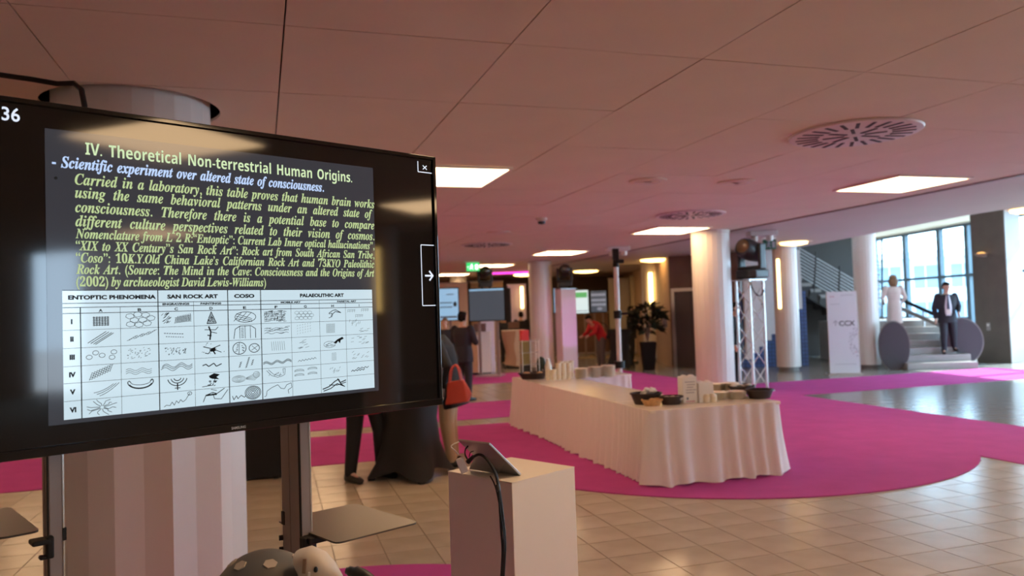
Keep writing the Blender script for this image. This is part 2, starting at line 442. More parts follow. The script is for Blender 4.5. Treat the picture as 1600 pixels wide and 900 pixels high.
def ceil_disc(px, py, r, lab, name='ceiling_speaker'):
    p = at(px, py, HCEIL); o = empty(name, (p.x, p.y, HCEIL), 0, lab, 'ceiling speaker', 'round ceiling discs')
    MB().lathe([(0, 0), (r, 0), (r, -.012), (r*.9, -.018), (0, -.016)], 32).build('cover', 'ceiling_panel', o, True)
    MB().lathe([(r*.62, -.0165), (r*.66, -.022), (r*.70, -.0165)], 32).build('ring', 'vent_white', o, True)
ceil_disc(1012, 282, .22, 'flat round ceiling speaker left of its twin near the large vent')
ceil_disc(1150, 284, .22, 'flat round ceiling speaker right of its twin near the large vent')
ceil_disc(779, 363, .22, 'small far flat round ceiling speaker beside the smoke detector')
p = at(846, 341, HCEIL); o = empty('smoke_detector', (p.x, p.y, HCEIL), 0, 'small dark round smoke detector hanging from the ceiling', 'smoke detector')
MB().lathe([(0, 0), (.09, 0), (.09, -.03), (.06, -.05)], 20).build('base', 'lamp_frame', o, True); MB().lathe([(.06, -.05), (.055, -.085), (0, -.10)], 20).build('sensor', 'dark_plastic', o, True)
def spots_cluster(px, py, lab):
    p = at(px, py, HCEIL); o = empty('ceiling_projector', (p.x, p.y, HCEIL), 0, lab, 'ceiling fixture')
    MB().box((0, 0, -.05), (.55, .3, .10)).build('housing', 'vent_white', o, bevel=.02)
    for s_ in (-.15, .15): MB().cyl((s_, 0, -.10), (s_, 0, -.2), .07, .06, 14).build('spot', 'lamp_frame', o, True)
spots_cluster(965, 386, 'pale ceiling box with two spots above the white light stand')
spots_cluster(1190, 361, 'pale ceiling fixture with two spots above the truss tower')

# ---- walls
def wall(name, p, q, z0, z1, m, lab, t=.2):
    p = Vector((*p, 0)); q = Vector((*q, 0)); d = (q-p).normalized(); n = Vector((-d.y, d.x, 0))*t
    o = MB().prism([(p.x, p.y), (q.x, q.y), ((q+n).x, (q+n).y), ((p+n).x, (p+n).y)], z0, z1).build(name, m); tag(o, lab, None, None, 'structure'); return o
wall('wall_left', (-13.5, -11), (-13.5, 38), 0, 4.1, 'warm_wall', 'plain wall far to the left')
wall('wall_behind', (16, -10.5), (-13.5, -10.5), 0, 4.1, 'warm_wall', 'plain wall behind the viewer')
wall('wall_back', (-13.5, 33), (5.2, 33), 0, 3.5, 'dark_wall', 'dim brown wall at the far end of the hall')
wall('wall_back_2', (5.2, 33), (16, 36), 0, 4.1, 'stone_light', 'far wall of the stair hall')
wb = wall('wall_core', (4.45, 21.9), (6.15, 20.9), 0, HCEIL, 'wood_wall', 'brown panelled wall with lift doors behind the thick column', .25)
wall('wall_core_side', (4.75, 33), (4.45, 21.9), 0, HCEIL, 'warm_wall', 'side of the brown core wall', .25)
# lift doors on the core wall
d = (Vector((6.15, 20.9, 0)) - Vector((4.45, 21.9, 0))).normalized(); nrm = Vector((d.y, -d.x, 0)); base = Vector((4.45, 21.9, 0))
ang = math.atan2(d.y, d.x)
dr = empty('door_1', base + d*.62 + nrm*.01, ang, 'dark double lift door in the brown wall'); dr['kind'] = 'structure'
for s_ in (-.235, .235): MB().box((s_, -.02, 1.05), (.46, .04, 2.1)).build('leaf', 'door', dr, bevel=.004)
f = MB().box((-.51, -.03, 1.06), (.09, .08, 2.12)).box((.51, -.03, 1.06), (.09, .08, 2.12)).box((0, -.03, 2.16), (1.11, .08, .09)); f.build('frame', 'steel', dr)
MB().box((-.78, -.02, 1.25), (.13, .03, .3)).build('call_panel', 'steel', dr)
# blue mosaic wall with the white stepped stair flank above it
bw = tag(MB().box((0, .1, 1.0), (1.75, .2, 2.0)).build('wall_mosaic', 'mosaic', loc=(6.98, 20.75, 0)), 'blue mosaic wall under the white stair flank', None, None, 'structure')
poly = [(-1.35, 3.1), (-1.35, .24)]
x, z = -1.35, .24
while x < .05: poly += [(x+.17, z), (x+.17, z+.16)]; x += .17; z += .16
poly += [(x, 3.1)]
sf = tag(MB().prism_xz(poly, 0, .12).build('stair_flank', 'stair_white', loc=(7.5, 20.55, 0)), 'white solid stair flank with stepped lower edge above the blue mosaic', 'stair flank')

# ================================================================== COLUMNS
def column(name, x, y, r, z1, lab, n=24, foot=True, phase=0, group='white faceted columns'):
    o = empty(name, (x, y, 0), 0, lab, 'column', group)
    MB().lathe([(r, .10 if foot else 0), (r, z1)], n, phase=phase).build('shaft', 'column', o)
    if foot: MB().lathe([(r*.82, 0), (r*.82, .10)], n).build('foot', 'column_foot', o)
    MB().lathe([(r+.004, z1-.06), (r+.012, z1-.05), (r+.012, z1-.002), (r, z1-.001)], n, phase=phase).build('collar', 'column', o)
    return o
column('column', 3.86, 14.95, .365, HCEIL-.003, 'thickest white column in view, left of the truss tower', phase=.1)
column('column', 6.87, 19.45, .29, HCEIL-.01, 'slim white column with a lit strip in front of the blue mosaic wall')
column('column', 8.81, 19.3, .272, 3.9, 'white column between the white banner and the low stairs')
column('column', .82, 22.3, .335, HCEIL-.003, 'white column left of the pink-lit post')
column('column', -2.0, 29, .33, HCEIL-.003, 'distant column behind the dark display screen')
column('column', 9.4, .05, .3, HCEIL-.003, 'column out of view to the right of the viewer')
column('column', 4.55, 25.0, .36, HCEIL-.003, 'pale column behind the potted plant')
nc = empty('column', (NEAR_COL[0], NEAR_COL[1], 0), 0, 'wide faceted column standing behind the big television', 'column')
MB().lathe([(.488, 0), (.488, HCEIL+.34)], 24, phase=math.radians(-90-5)).build('shaft', 'column', nc)
CP = []
for i in range(24):
    a_ = math.radians(-90+5.7+15*i); r_ = .598 if (i % 2 == 0 or i > 16) else .560; CP.append((.122+r_*math.cos(a_), -.08+r_*math.sin(a_)))
MB().prism(CP, 0, 1.90).build('cladding', 'column', nc)
for (dx, z) in ((-.16, 1.05), (.18, .80)):
    MB().ell((dx, -.655 if dx < 0 else -.660, z), (.008, .012, .008)).build('screw_hole', 'black', nc)

# lit strips on columns / walls
def strip_light(px, py0, py1, Y, lab, w=.09):
    a = at(px, py0, Y=Y); b = at(px, py1, Y=Y); h = a.z-b.z
    o = empty('strip_light', (a.x, Y, b.z), 0, lab, 'wall light', 'vertical strip lights')
    MB().box((0, .03, h/2), (w+.03, .03, h+.03)).build('holder', 'steel', o); MB().cyl((0, 0, 0), (0, 0, h), w/2, n=12).build('tube', 'strip', o, True)
    return o
strip_light(1216, 405, 482, 19.28, 'glowing yellow strip on the slim column by the blue mosaic wall', .085)
strip_light(1016, 426, 476, 24.55, 'glowing yellow strip above the potted plant', .13)
strip_light(815, 448, 482, 26.40, 'distant glowing yellow strip left of a white column', .10)
o = empty('strip_light', (9.1, .1, 1.75), math.radians(-80), 'strip light out of view beside the viewer', 'wall light', 'vertical strip lights')
MB().box((0, .03, .5), (.10, .03, 1.03)).build('holder', 'steel', o); MB().cyl((0, 0, 0), (0, 0, 1.0), .04, n=12).build('tube', 'strip', o, True)
# warm round downlights
def downlight(px, py, r, lab, z=HCEIL-.006):
    p = at(px, py, z); o = empty('downlight', (p.x, p.y, z), 0, lab, 'downlight', 'warm round downlights')
    MB().lathe([(r*.75, -.001), (r, -.001), (r, -.008), (r*.75, -.012)], 28).build('rim', 'lamp_frame', o, True); MB().lathe([(0, -.004), (r*.75, -.004), (r*.72, -.05), (r*.4, -.075), (0, -.08)][::-1], 28).build('lens', 'downlight', o)
downlight(1240, 378, .42, 'warm round downlight on the soffit left of the slim column', HCEIL-.006)
downlight(1025, 405, .62, 'warm round downlight above the strip light behind the plant')
downlight(915, 423, .60, 'warm round downlight above the white and green screen')
downlight(1600, 326, .28, 'warm round downlight at the right frame edge', HCEIL-.006)
downlight(818, 428.5, .5, 'distant warm round downlight by the magenta light line')
# magenta light line and exit signs
a = at(750, 428, Y=25.5); b = at(832, 429.5, Y=25.5)
o = empty('magenta_light_line', ((a.x+b.x)/2, 25.5, a.z), 0, 'magenta glowing light line under the far ceiling', 'led line')
MB().box((0, 0, .06), (b.x-a.x, .08, .06)).build('channel', 'lamp_frame', o); MB().box((0, -.01, 0), (b.x-a.x, .06, .06)).build('tube', 'magenta_led', o)
for sx in (-.6, .6): MB().cyl((sx, 0, .08), (sx, 0, HCEIL-a.z), .008).build('hanger', 'steel', o)
def exit_sign(px, py, Y, w, h, lit, lab):
    p = at(px, py, Y=Y); o = empty('exit_sign', (p.x, Y, p.z), 0, lab, 'exit sign')
    MB().box((0, .03, 0), (w, .06, h)).build('panel', 'exit_green' if lit else 'exit_dim', o, bevel=.008)
    wm = 'exit_white' if lit else 'banner_grey'
    # running figure, door and arrow
    q = MB(); q.box((w*.28, -.004, -h*.02), (w*.22, .006, h*.62)); q.build('door_symbol', wm, o)
    q = MB(); q.ell((-w*.08, -.004, h*.26), (h*.09, .004, h*.09)); q.box((-w*.12, -.004, h*.04), (h*.13, .006, h*.34), (0, .4, 0)); q.box((-w*.04, -.004, -h*.2), (h*.09, .006, h*.34), (0, -.6, 0)); q.box((-w*.20, -.004, -h*.2), (h*.09, .006, h*.34), (0, .9, 0)); q.box((-w*.08, -.004, h*.08), (h*.4, .006, h*.08), (0, .3, 0))
    q.box((-w*.36, -.004, 0), (w*.16, .006, h*.08)); q.build('running_figure', wm, o)
    MB().box((0, .03, h/2+.02), (w*1.1, .08, .04)).build('bracket', 'lamp_frame', o)
    for sx in (-.3, .3): MB().cyl((sx*w, .03, h/2), (sx*w, .03, HCEIL-p.z), .008).build('hanger', 'steel', o)
exit_sign(739, 417, 21.5, .36, .23, True, 'lit green exit sign hanging near the far ceiling')
exit_sign(1203, 382, 15.6, .26, .2, False, 'unlit green exit sign beside the moving head on the truss')

# ================================================================== TELEVISION
TVA = math.atan2(.682, .731); TW = 1.41; TZ0, TZ1 = 1.355, 2.186
tvb = Vector((-.249, 2.6, 0)) - Vector((.731, .682, 0))*(TW/2)
tv = empty('television', (tvb.x, tvb.y, TZ0), TVA, 'big black television showing a slide with green text and a chart', 'television')
X = lambda u: u + TW/2
Z = lambda z: z - TZ0
MB().box((0, .030, (TZ1-TZ0)/2), (TW, .055, TZ1-TZ0)).build('housing', 'black', tv, bevel=.006)
bz = MB(); H_ = TZ1-TZ0
for c_, s_ in (((-TW/2+.006, -.002, H_/2), (.012, .014, H_)), ((TW/2-.006, -.002, H_/2), (.012, .014, H_)), ((0, -.002, H_-.006), (TW, .014, .012)), ((0, -.003, .011), (TW, .016, .022))): bz.box(c_, s_)
bz.build('bezel', 'black_gloss', tv, bevel=.002)
MB().box((TW/2+.001, .01, H_/2), (.003, .03, H_-.02)).build('edge_trim', 'alu', tv)
screen = MB().box((0, .001, H_/2+.005), (TW-.022, .004, H_-.03)).build('screen', 'black_gloss', tv)
SY = -.0015
def quad(u0, u1, z0, z1, dy, name, m, parent=screen):
    return MB().box(((X(u0)+X(u1))/2, SY-dy, (Z(z0)+Z(z1))/2), (abs(u1-u0), .0004, abs(z1-z0))).build(name, m, parent)
quad(-1.152, -.245, 1.424, 2.124, .0002, 'slide_background', 'slide')
quad(-1.120, -.261, 1.434, 1.740, .0007, 'chart_background', 'chart')
TEXTFIX = []
def remap(s, a, b, d_):
    o = ''
    for c in s:
        if 'A' <= c <= 'Z': o += chr(a+ord(c)-65)
        elif 'a' <= c <= 'z': o += chr(b+ord(c)-97)
        elif '0' <= c <= '9': o += chr(d_+ord(c)-48)
        else: o += c
    return o
BI = lambda s: remap(s, 0x1D468, 0x1D482, 0x1D7CE)
SB = lambda s: remap(s, 0x1D5D4, 0x1D5EE, 0x1D7EC)
def text_mesh(body, size, offset=0, space_word=1.0, shear=0):
    c = bpy.data.curves.new('t', 'FONT'); c.body = body; c.size = size; c.offset = offset; c.space_word = space_word; c.shear = shear; c.resolution_u = 3
    o = bpy.data.objects.new('t', c); COL.objects.link(o); bpy.context.view_layer.update()
    me = bpy.data.meshes.new_from_object(o.evaluated_get(bpy.context.evaluated_depsgraph_get()))
    bpy.data.objects.remove(o); bpy.data.curves.remove(c); return me
def xr(me):
    xs = [v.co.x for v in me.vertices]; return min(xs), max(xs)
def text(name, body, u0, u1, zb, size, m, dy=.0012, justify=False, offset=0, parent=screen, xs=1.0, shear=0):
    sw = 1.0; uw = (u1-u0)/xs if u1 is not None else 0
    me = text_mesh(body, size, offset, 1.0, shear); a0, b0 = xr(me)
    if justify and u1 is not None:
        me2 = text_mesh(body, size, offset, 2.0, shear); a1, b1 = xr(me2); w1, w2 = b0-a0, b1-a1
        sw = 1 + (uw-w1)/(w2-w1) if w2 > w1 else 1
        sw = max(.45, min(5, sw)); me = text_mesh(body, size, offset, sw, shear); a0, b0 = xr(me)
    k = (u1-u0)/(b0-a0) if u1 is not None else 1
    for v in me.vertices:
        x_ = (v.co.x-a0)*k; y_ = v.co.y
        v.co = (X(u0)+x_, SY-dy, Z(zb)+y_)
    me.materials.append(MATS[m]); o = bpy.data.objects.new(name, me); COL.objects.link(o); o.parent = parent
    return o
text('title_text', SB('IV. Theoretical Non-terrestrial Human Origins.'), -1.066, -.322, 2.071, .0415, 'text_pale', justify=True, xs=.76)
text('subtitle_text', BI('- Scientific experiment over altered state of consciousness.'), -1.138, -.420, 2.034, .039, 'text_blue', justify=True, offset=.0006, xs=.78)
text('bullet_mark', '•', -1.134, None, 1.997, .030, 'ink')
lines = [('Carried in a laboratory, this table proves that human brain works', 1.996, -.244, .0385),
 ('using the same behavioral patterns under an altered state of', 1.964, -.252, .0385),
 ('consciousness. Therefore there is a potential base to compare', 1.929, -.246, .0385),
 ('different culture perspectives related to their vision of cosmos.', 1.895, -.247, .0385),
 ('Nomenclature from L 2 R:“Entoptic”: Current Lab Inner optical hallucinations”,', 1.866, -.248, .0335),
 ('“XIX to XX Century”s San Rock Art”: Rock art from South African San Tribe,', 1.837, -.249, .0335),
 ('“Coso”: 10K.Y.Old China Lake’s Californian Rock Art and 73KYO Paleolithic', 1.808, -.250, .0335),
 ('Rock Art. (Source: The Mind in the Cave: Consciousness and the Origins of Art', 1.780, -.251, .0335),
 ('(2002) by archaeologist David Lewis-Williams)', 1.750, -.61, .0335)]
for body, zb, u1, sz in lines: text('body_text', BI(body), -1.090, u1, zb, sz, 'text_green', justify=True, offset=.0003, xs=.76 if sz < .035 else .80)
text('page_number', '36', -1.238, -1.202, 2.131, .044, 'text_white', offset=.0006)
text('brand_mark', 'SAMSUNG', -.722, -.682, 1.3625, .0095, 'logo', dy=.0105, parent=screen, offset=.0003)
fr = MB()
def bar(u0, z0, u1, z1, w, mb, dy=.0012):
    p = Vector((X(u0), 0, Z(z0))); q = Vector((X(u1), 0, Z(z1))); d_ = (q-p); 
    if d_.length < 1e-6: return
    d_.normalize(); n_ = Vector((-d_.z, 0, d_.x))*(w/2); y = SY-dy
    mb.add([(p-n_)+Vector((0, y, 0)), (q-n_)+Vector((0, y, 0)), (q+n_)+Vector((0, y, 0)), (p+n_)+Vector((0, y, 0))], [(0, 1, 2, 3)])
bar(-.070, 2.165, -.070, 2.130, .003, fr); bar(-.070, 2.130, -.014, 2.130, .003, fr)
fr.build('close_button_frame', 'text_white', screen)
fr = MB(); bar(-.050, 2.153, -.034, 2.140, .003, fr); bar(-.050, 2.140, -.034, 2.153, .003, fr); fr.build('close_cross', 'text_white', screen)
fr = MB(); bar(-.067, 1.887, -.067, 1.686, .003, fr); bar(-.067, 1.887, -.014, 1.887, .003, fr); bar(-.067, 1.686, -.014, 1.686, .003, fr); fr.build('next_button_frame', 'text_white', screen)
fr = MB(); bar(-.054, 1.785, -.022, 1.785, .006, fr); bar(-.036, 1.801, -.021, 1.784, .006, fr); bar(-.036, 1.769, -.021, 1.786, .006, fr); fr.build('next_arrow', 'text_white', screen)
# chart grid
CX = [-1.120, -1.082, -.993, -.903, -.813, -.721, -.627, -.536, -.445, -.357, -.261]
RZ = [1.685, 1.645, 1.602, 1.559, 1.519, 1.477, 1.434]
gr = MB(); DY = .0012
for z in (1.709, 1.699): bar(-1.120, z, -.261, z, .0016, gr, DY)
bar(-1.12, 1.740, -.261, 1.740, .0014, gr, DY)
for z in RZ[:-1]: bar(-1.120, z, -.261, z, .0016 if z > 1.68 else .0009, gr, DY)
for k, u in enumerate(CX[1:-1], 1):
    bold = k in (1, 3, 5, 6)
    bar(u, 1.740 if k in (3, 5, 6) else (1.709 if k in (4, 8) else 1.699), u, 1.434, .0024 if bold else .0009, gr, DY)
gr.build('chart_grid', 'ink', screen)
def ctext(body, u, zb, size, w=None, off=.0004, m='ink'):
    me = text_mesh(body, size, off); a0, b0 = xr(me); ww = w or (b0-a0); k = ww/(b0-a0)
    for v in me.vertices: v.co = (X(u)-ww/2+(v.co.x-a0)*k, SY-.0013, Z(zb)+v.co.y)
    me.materials.append(MATS[m]); o = bpy.data.objects.new('chart_lettering', me); COL.objects.link(o); o.parent = screen
ctext('ENTOPTIC PHENOMENA', -1.008, 1.7185, .0135, .200, .0007); ctext('SAN ROCK ART', -.814, 1.7185, .0135, .132, .0007); ctext('COSO', -.674, 1.7185, .0135, .058, .0007); ctext('PALAEOLITHIC ART', -.434, 1.7185, .0135, .145, .0007)
ctext('ENGRAVINGS', -.858, 1.7015, .0068, .068); ctext('PAINTINGS', -.767, 1.7015, .0068, .056); ctext('MOBILE ART', -.536, 1.7015, .0068, .062); ctext('PARIETAL ART', -.352, 1.7015, .0068, .066)
for k, L in enumerate('ABCDEFGHI'): ctext(L, (CX[k+1]+CX[k+2])/2, 1.6875, .0098, .0088 if L != 'I' else None)
for k, L in enumerate(('I', 'II', 'III', 'IV', 'V', 'VI')): ctext(L, -1.101, (RZ[k]+RZ[k+1])/2-.005, .0155, None, .0009)
# chart drawings: strokes in cell coordinates (0..1)
class Cell:
    def __init__(s, c, r): s.u0, s.u1 = CX[c+1], CX[c+2]; s.z1, s.z0 = RZ[r], RZ[r+1]; s.mb = MB()
    def line(s, pts, w=.0012):
        P = [(s.u0+(s.u1-s.u0)*x, s.z0+(s.z1-s.z0)*y) for x, y in pts]
        for i in range(len(P)-1): bar(*P[i], *P[i+1], w, s.mb, .0013)
    def arc(s, cx, cy, rx, ry, t0=0, t1=2*PI, w=.0012, n=18, k=0):
        s.line([(cx+(rx+k*i/n)*math.cos(t0+(t1-t0)*i/n), cy+(ry+k*2*i/n)*math.sin(t0+(t1-t0)*i/n)) for i in range(n+1)], w)
    def wave(s, x0, x1, y, amp, cyc, w=.0012, n=40, dy=0): s.line([(x0+(x1-x0)*i/n, y+dy*i/n+amp*math.sin(2*PI*cyc*i/n)) for i in range(n+1)], w)
    def zig(s, x0, y0, x1, y1, k, amp, w=.0012): s.line([(x0+(x1-x0)*i/k, y0+(y1-y0)*i/k+(amp if i % 2 else -amp)) for i in range(k+1)], w)
    def dashes(s, n, x0, x1, y0, y1, L, sl=0, w=.001, seed=1):
        R = random.Random(seed)
        for i in range(n): x = R.uniform(x0, x1); y = R.uniform(y0, y1); s.line([(x, y), (x+L, y+sl)], w)
    def blob(s, pts): 
        P = [(X(s.u0+(s.u1-s.u0)*x), SY-.0013, Z(s.z0+(s.z1-s.z0)*y)) for x, y in pts]; s.mb.add(P, [tuple(range(len(P)))])
    def done(s, m='ink'): s.mb.build('chart_drawing', m, screen)
c = Cell(0, 0)
for i in range(6): c.line([(.33+.07*i, .2), (.33+.07*i, .78)], .0017); c.line([(.30, .25+.095*i), (.71, .25+.095*i)], .0017)
c.done()
c = Cell(1, 0)
for cx, cy in ((.25,.75),(.45,.85),(.66,.8),(.36,.5),(.58,.5),(.8,.6),(.26,.25),(.48,.2),(.7,.28)): c.arc(cx, cy, .12, .17, .3, .3+2*PI, .0011, 6)
c.done()
c = Cell(2, 0); c.dashes(26, .08, .30, .2, .85, .06, .12, .0012, 3); c.line([(.45,.2),(.5,.6)], .001)
for i in range(9): c.line([(.52+.045*i, .25+.01*i), (.54+.045*i, .68+.02*i)], .0014)
for i in range(5): c.line([(.46, .25+.08*i), (.93, .35+.09*i)], .0011)
c.done()
c = Cell(3, 0)
for i in range(9): c.line([(.5-.13*(1-i/9), .15+.08*i), (.5+.15*(1-i/9), .15+.08*i)], .0016)
c.line([(.37,.12),(.5,.92),(.65,.14),(.37,.12)], .0018); c.dashes(14, .4, .58, .15, .6, .03, .08, .0015, 9); c.done()
c = Cell(4, 0); c.arc(.52, .5, .32, .36, w=.0016)
for k in (-.22, -.05, .12): c.line([(.24, .62+k), (.72, .3+k*.6)], .0014); c.line([(.34+k*.8, .22), (.6+k*.9, .82)], .0014)
c.done()
c = Cell(5, 0); c.dashes(34, .1, .75, .08, .9, .11, .03, .0011, 5); c.dashes(34, .1, .8, .08, .75, .02, .2, .0011, 6)
for i in range(6): c.line([(.1, .2+.12*i), (.8, .25+.12*i)], .0009)
c.done()
c = Cell(6, 0)
for i in range(4):
    for j in range(3): c.arc(.2+.15*i+.07*(j % 2), .3+.2*j, .08, .12, .5, .5+2*PI, .0009, 6)
c.done('ink_soft')
c = Cell(7, 0); c.line([(.35,.6),(.5,.8),(.62,.85),(.82,.62),(.6,.72),(.5,.55),(.45,.3)], .002); c.line([(.35,.55),(.48,.6),(.42,.3),(.34,.25)], .0016); c.done()
c = Cell(8, 0)
for x0, y0 in ((.08,.62),(.58,.66),(.36,.22)):
    for i in range(4): c.line([(x0+.08*i, y0), (x0+.08*i, y0+.22)], .0009)
    c.line([(x0, y0+.1), (x0+.28, y0+.12)], .0009); c.line([(x0, y0+.22), (x0+.28, y0+.22)], .0009)
c.done('ink_soft')
c = Cell(0, 1)
for k in (-.09, -.02, .05, .10): c.line([(.26+k, .2-k*.5), (.72+k, .82-k*.5)], .0016)
c.done()
c = Cell(1, 1)
for k in range(5): 
    for i in range(4): c.line([(.16+.17*i+.05*k, .28+.10*i+.06*k), (.25+.17*i+.05*k, .33+.10*i+.06*k)], .001)
c.done()
c = Cell(2, 1)
for i in range(8): c.line([(.15+.07*i, .62-.01*i), (.2+.07*i, .62-.01*i)], .0018); c.line([(.2+.065*i, .42-.01*i), (.24+.065*i, .42-.01*i)], .0016)
c.done()
c = Cell(3, 1); c.line([(.42,.95),(.48,.6),(.45,.1)], .004); c.line([(.3,.75),(.62,.72),(.7,.9)], .0018); c.line([(.48,.6),(.66,.5)], .0018); c.line([(.38,.4),(.5,.35)], .003); c.done()
c = Cell(4, 1); c.line([(.16,.1),(.2,.7),(.35,.9),(.68,.9),(.82,.7),(.82,.1)], .0018)
for x in (.34, .5, .66): c.line([(x,.1),(x,.88)], .0015)
for i in range(7): c.line([(.38, .15+.1*i), (.46, .17+.1*i)], .0014)
c.done()
c = Cell(5, 1)
for y in (.35, .52, .66): c.wave(.1, .9, y, .04, 2.5, .0011); 
c.dashes(10, .1, .8, .3, .75, .16, .05, .001, 11); c.done()
c = Cell(6, 1)
for i in range(6):
    for j in range(4): c.line([(.2+.09*i, .2+.18*j+.03*i), (.22+.09*i, .28+.18*j+.03*i)], .001)
c.done('ink_soft')
c = Cell(7, 1)
for i in range(7): c.line([(.25+.05*i, .2), (.26+.05*i, .85)], .001); c.line([(.25, .22+.09*i), (.56, .24+.09*i)], .0007)
c.done('ink_soft')
c = Cell(8, 1); c.dashes(10, .12, .5, .55, .95, .03, .2, .0012, 3); c.dashes(8, .45, .8, .15, .4, .1, .05, .0012, 4); c.done('ink_soft')
c = Cell(0, 2)
for cx, cy in ((.2,.45),(.36,.68),(.52,.52),(.82,.68),(.77,.38)): c.arc(cx, cy, .075, .12)
c.done()
c = Cell(1, 2); c.dashes(42, .15, .75, .2, .82, .03, .03, .0011, 21); c.done()
c = Cell(2, 2); c.dashes(46, .15, .75, .3, .72, .03, .04, .0014, 22); c.done()
c = Cell(3, 2); c.line([(.25,.7),(.5,.55),(.75,.75)], .0022); c.line([(.5,.55),(.6,.2)], .0035); c.line([(.5,.55),(.4,.25),(.3,.3)], .0022); c.line([(.62,.45),(.78,.3)], .0018); c.blob([(.42,.5),(.6,.62),(.62,.4),(.48,.36)]); c.dashes(12, .2, .85, .15, .9, .02, .05, .0012, 8); c.done()
c = Cell(4, 2); c.arc(.32, .48, .2, .38, w=.0019); c.arc(.77, .45, .16, .28, w=.0019); c.line([(.3,.12),(.32,.85)], .0014); c.line([(.68,.3),(.9,.62)], .0012); c.line([(.7,.6),(.86,.28)], .0012); c.dashes(8, .18, .26, .25, .7, .04, .02, .0014, 2); c.dashes(8, .38, .44, .25, .7, .04, .02, .0014, 3); c.done()
c = Cell(5, 2)
for i in range(7): c.line([(.34+.07*i, .2), (.32+.07*i, .8)], .0011)
c.done('ink_soft')
c = Cell(6, 2); c.dashes(9, .2, .6, .2, .75, .14, .08, .0011, 31); c.done('ink_soft')
c = Cell(7, 2); c.arc(.35, .4, .22, .22, w=.001); c.dashes(16, .18, .5, .25, .5, .08, .03, .0009, 7); c.blob([(.5,.5),(.65,.72),(.85,.88),(.9,.75),(.78,.65),(.75,.42),(.68,.6),(.6,.42)]); c.done()
c = Cell(8, 2); c.dashes(14, .15, .75, .25, .85, .1, .02, .0011, 17); c.done('ink_soft')
c = Cell(0, 3)
for k in range(4): c.line([p for i in range(9) for p in ((.2+.065*i+.02*k, .08+.06*i+.12*k), (.2+.065*i+.02*k, .18+.06*i+.12*k), (.265+.065*i+.02*k, .14+.06*i+.12*k))][:-1], .0011)
c.done()
c = Cell(1, 3)
for y in (.32, .44, .56): c.wave(.12, .8, y, .07, 2, .001)
c.done()
c = Cell(2, 3)
for k, y in enumerate((.42, .54, .64)): c.wave(.05+.02*k, .93, y, .12, 2, .0013, dy=.05)
c.done()
c = Cell(3, 3); c.line([(.22,.5),(.32,.58),(.4,.42),(.55,.62),(.62,.4),(.78,.55)], .0026); c.done()
c = Cell(4, 3)
for x0, y0, n in ((.28,.2,8),(.48,.15,14),(.65,.3,8)): c.line([(x0+(.05 if i % 2 else 0)+.008*i, y0+.055*i) for i in range(n)], .0013)
c.done()
c = Cell(5, 3)
for k in (0, .06, .12): c.wave(.04, .98, .28+k, .08, 2.6, .0016, dy=.1)
c.done('ink_soft')
c = Cell(6, 3); c.zig(.2, .35, .85, .5, 12, .06, .0012); c.done()
c = Cell(7, 3)
for i in range(6): c.zig(.42, .25+.1*i, .6, .26+.1*i, 4, .03, .001)
c.done('ink_soft')
c = Cell(8, 3); c.dashes(12, .15, .75, .2, .8, .08, .1, .0011, 44); c.done('ink_soft')
c = Cell(0, 4)
for k in range(3): c.line([(.3+.12*k*.6+.5*t, .35-.1*k+.35*t*t+.1*t+.12*k*t) for t in [i/10 for i in range(11)]], .0013)
c.done()
c = Cell(1, 4); c.arc(.5, .8, .34, .42, PI, 2*PI, .0022); c.arc(.5, .78, .26, .18, PI, 2*PI, .0014); c.arc(.5, .72, .3, .32, PI+.2, 2*PI-.2, .003); c.line([(.16,.8),(.2,.88),(.24,.78)], .002); c.line([(.76,.78),(.8,.9),(.84,.8)], .0025); c.done()
c = Cell(2, 4)
for r in (.10, .18, .27): c.arc(.5, .85, r, r*1.8, PI+.15, 2*PI-.15, .0022)
c.line([(.5,.8-.3),(.5,.1)], .003); c.line([(.42,.22),(.58,.22)], .002); c.done()
c = Cell(3, 4); c.blob([(.4,.8),(.55,.95),(.72,.85),(.62,.7),(.7,.55),(.5,.6),(.42,.68)]); c.line([(.2,.15),(.5,.2),(.58,.6)], .0016); c.dashes(14, .35, .6, .1, .5, .05, .05, .0018, 13); c.done()
c = Cell(4, 4)
for r in (.06, .11, .16, .2): c.arc(.28, .45, r, r*1.1, w=.0011)
for k in range(5): c.line([(.5, .4+.02*k), (.75, .3+.1*k), (.9, .55+.06*k)], .0011)
c.arc(.82, .65, .1, .2, w=.0012); c.done('ink_soft')
c = Cell(5, 4); c.line([(.14,.85),(.3,.5),(.5,.35),(.64,.4)], .0012); c.line([(.2,.9),(.36,.58),(.52,.46),(.64,.5)], .0012); c.line([(.64,.4),(.74,.5),(.76,.9)], .0012); c.line([(.7,.55),(.68,.9),(.76,.9)], .0012); c.dashes(8, .2, .6, .4, .6, .03, .1, .001, 5); c.done()
c = Cell(6, 4)
for x, y in ((.24,.66),(.7,.74),(.24,.36),(.7,.4)):
    for k in (0, .06, .12): c.arc(x, y-k*.5, .17, .12-k*.5, .2, PI-.1, .001, 8)
c.done('ink_soft')
c = Cell(7, 4); c.dashes(10, .25, .75, .2, .8, .05, .12, .0012, 61); c.done('ink_soft')
c = Cell(8, 4); c.zig(.15, .35, .65, .4, 9, .05, .002); c.zig(.35, .5, .8, .55, 7, .05, .0018); c.done()
c = Cell(0, 5)
R = random.Random(5)
for i in range(12):
    a_ = 2*PI*i/12+.2; c.line([(.5+.05*math.cos(a_), .5+.08*math.sin(a_))]+[(.5+(.1+.1*k)*math.cos(a_+R.uniform(-.25,.25)), .5+(.12+.11*k)*math.sin(a_+R.uniform(-.25,.25))) for k in range(1, 4)], .0013)
c.done()
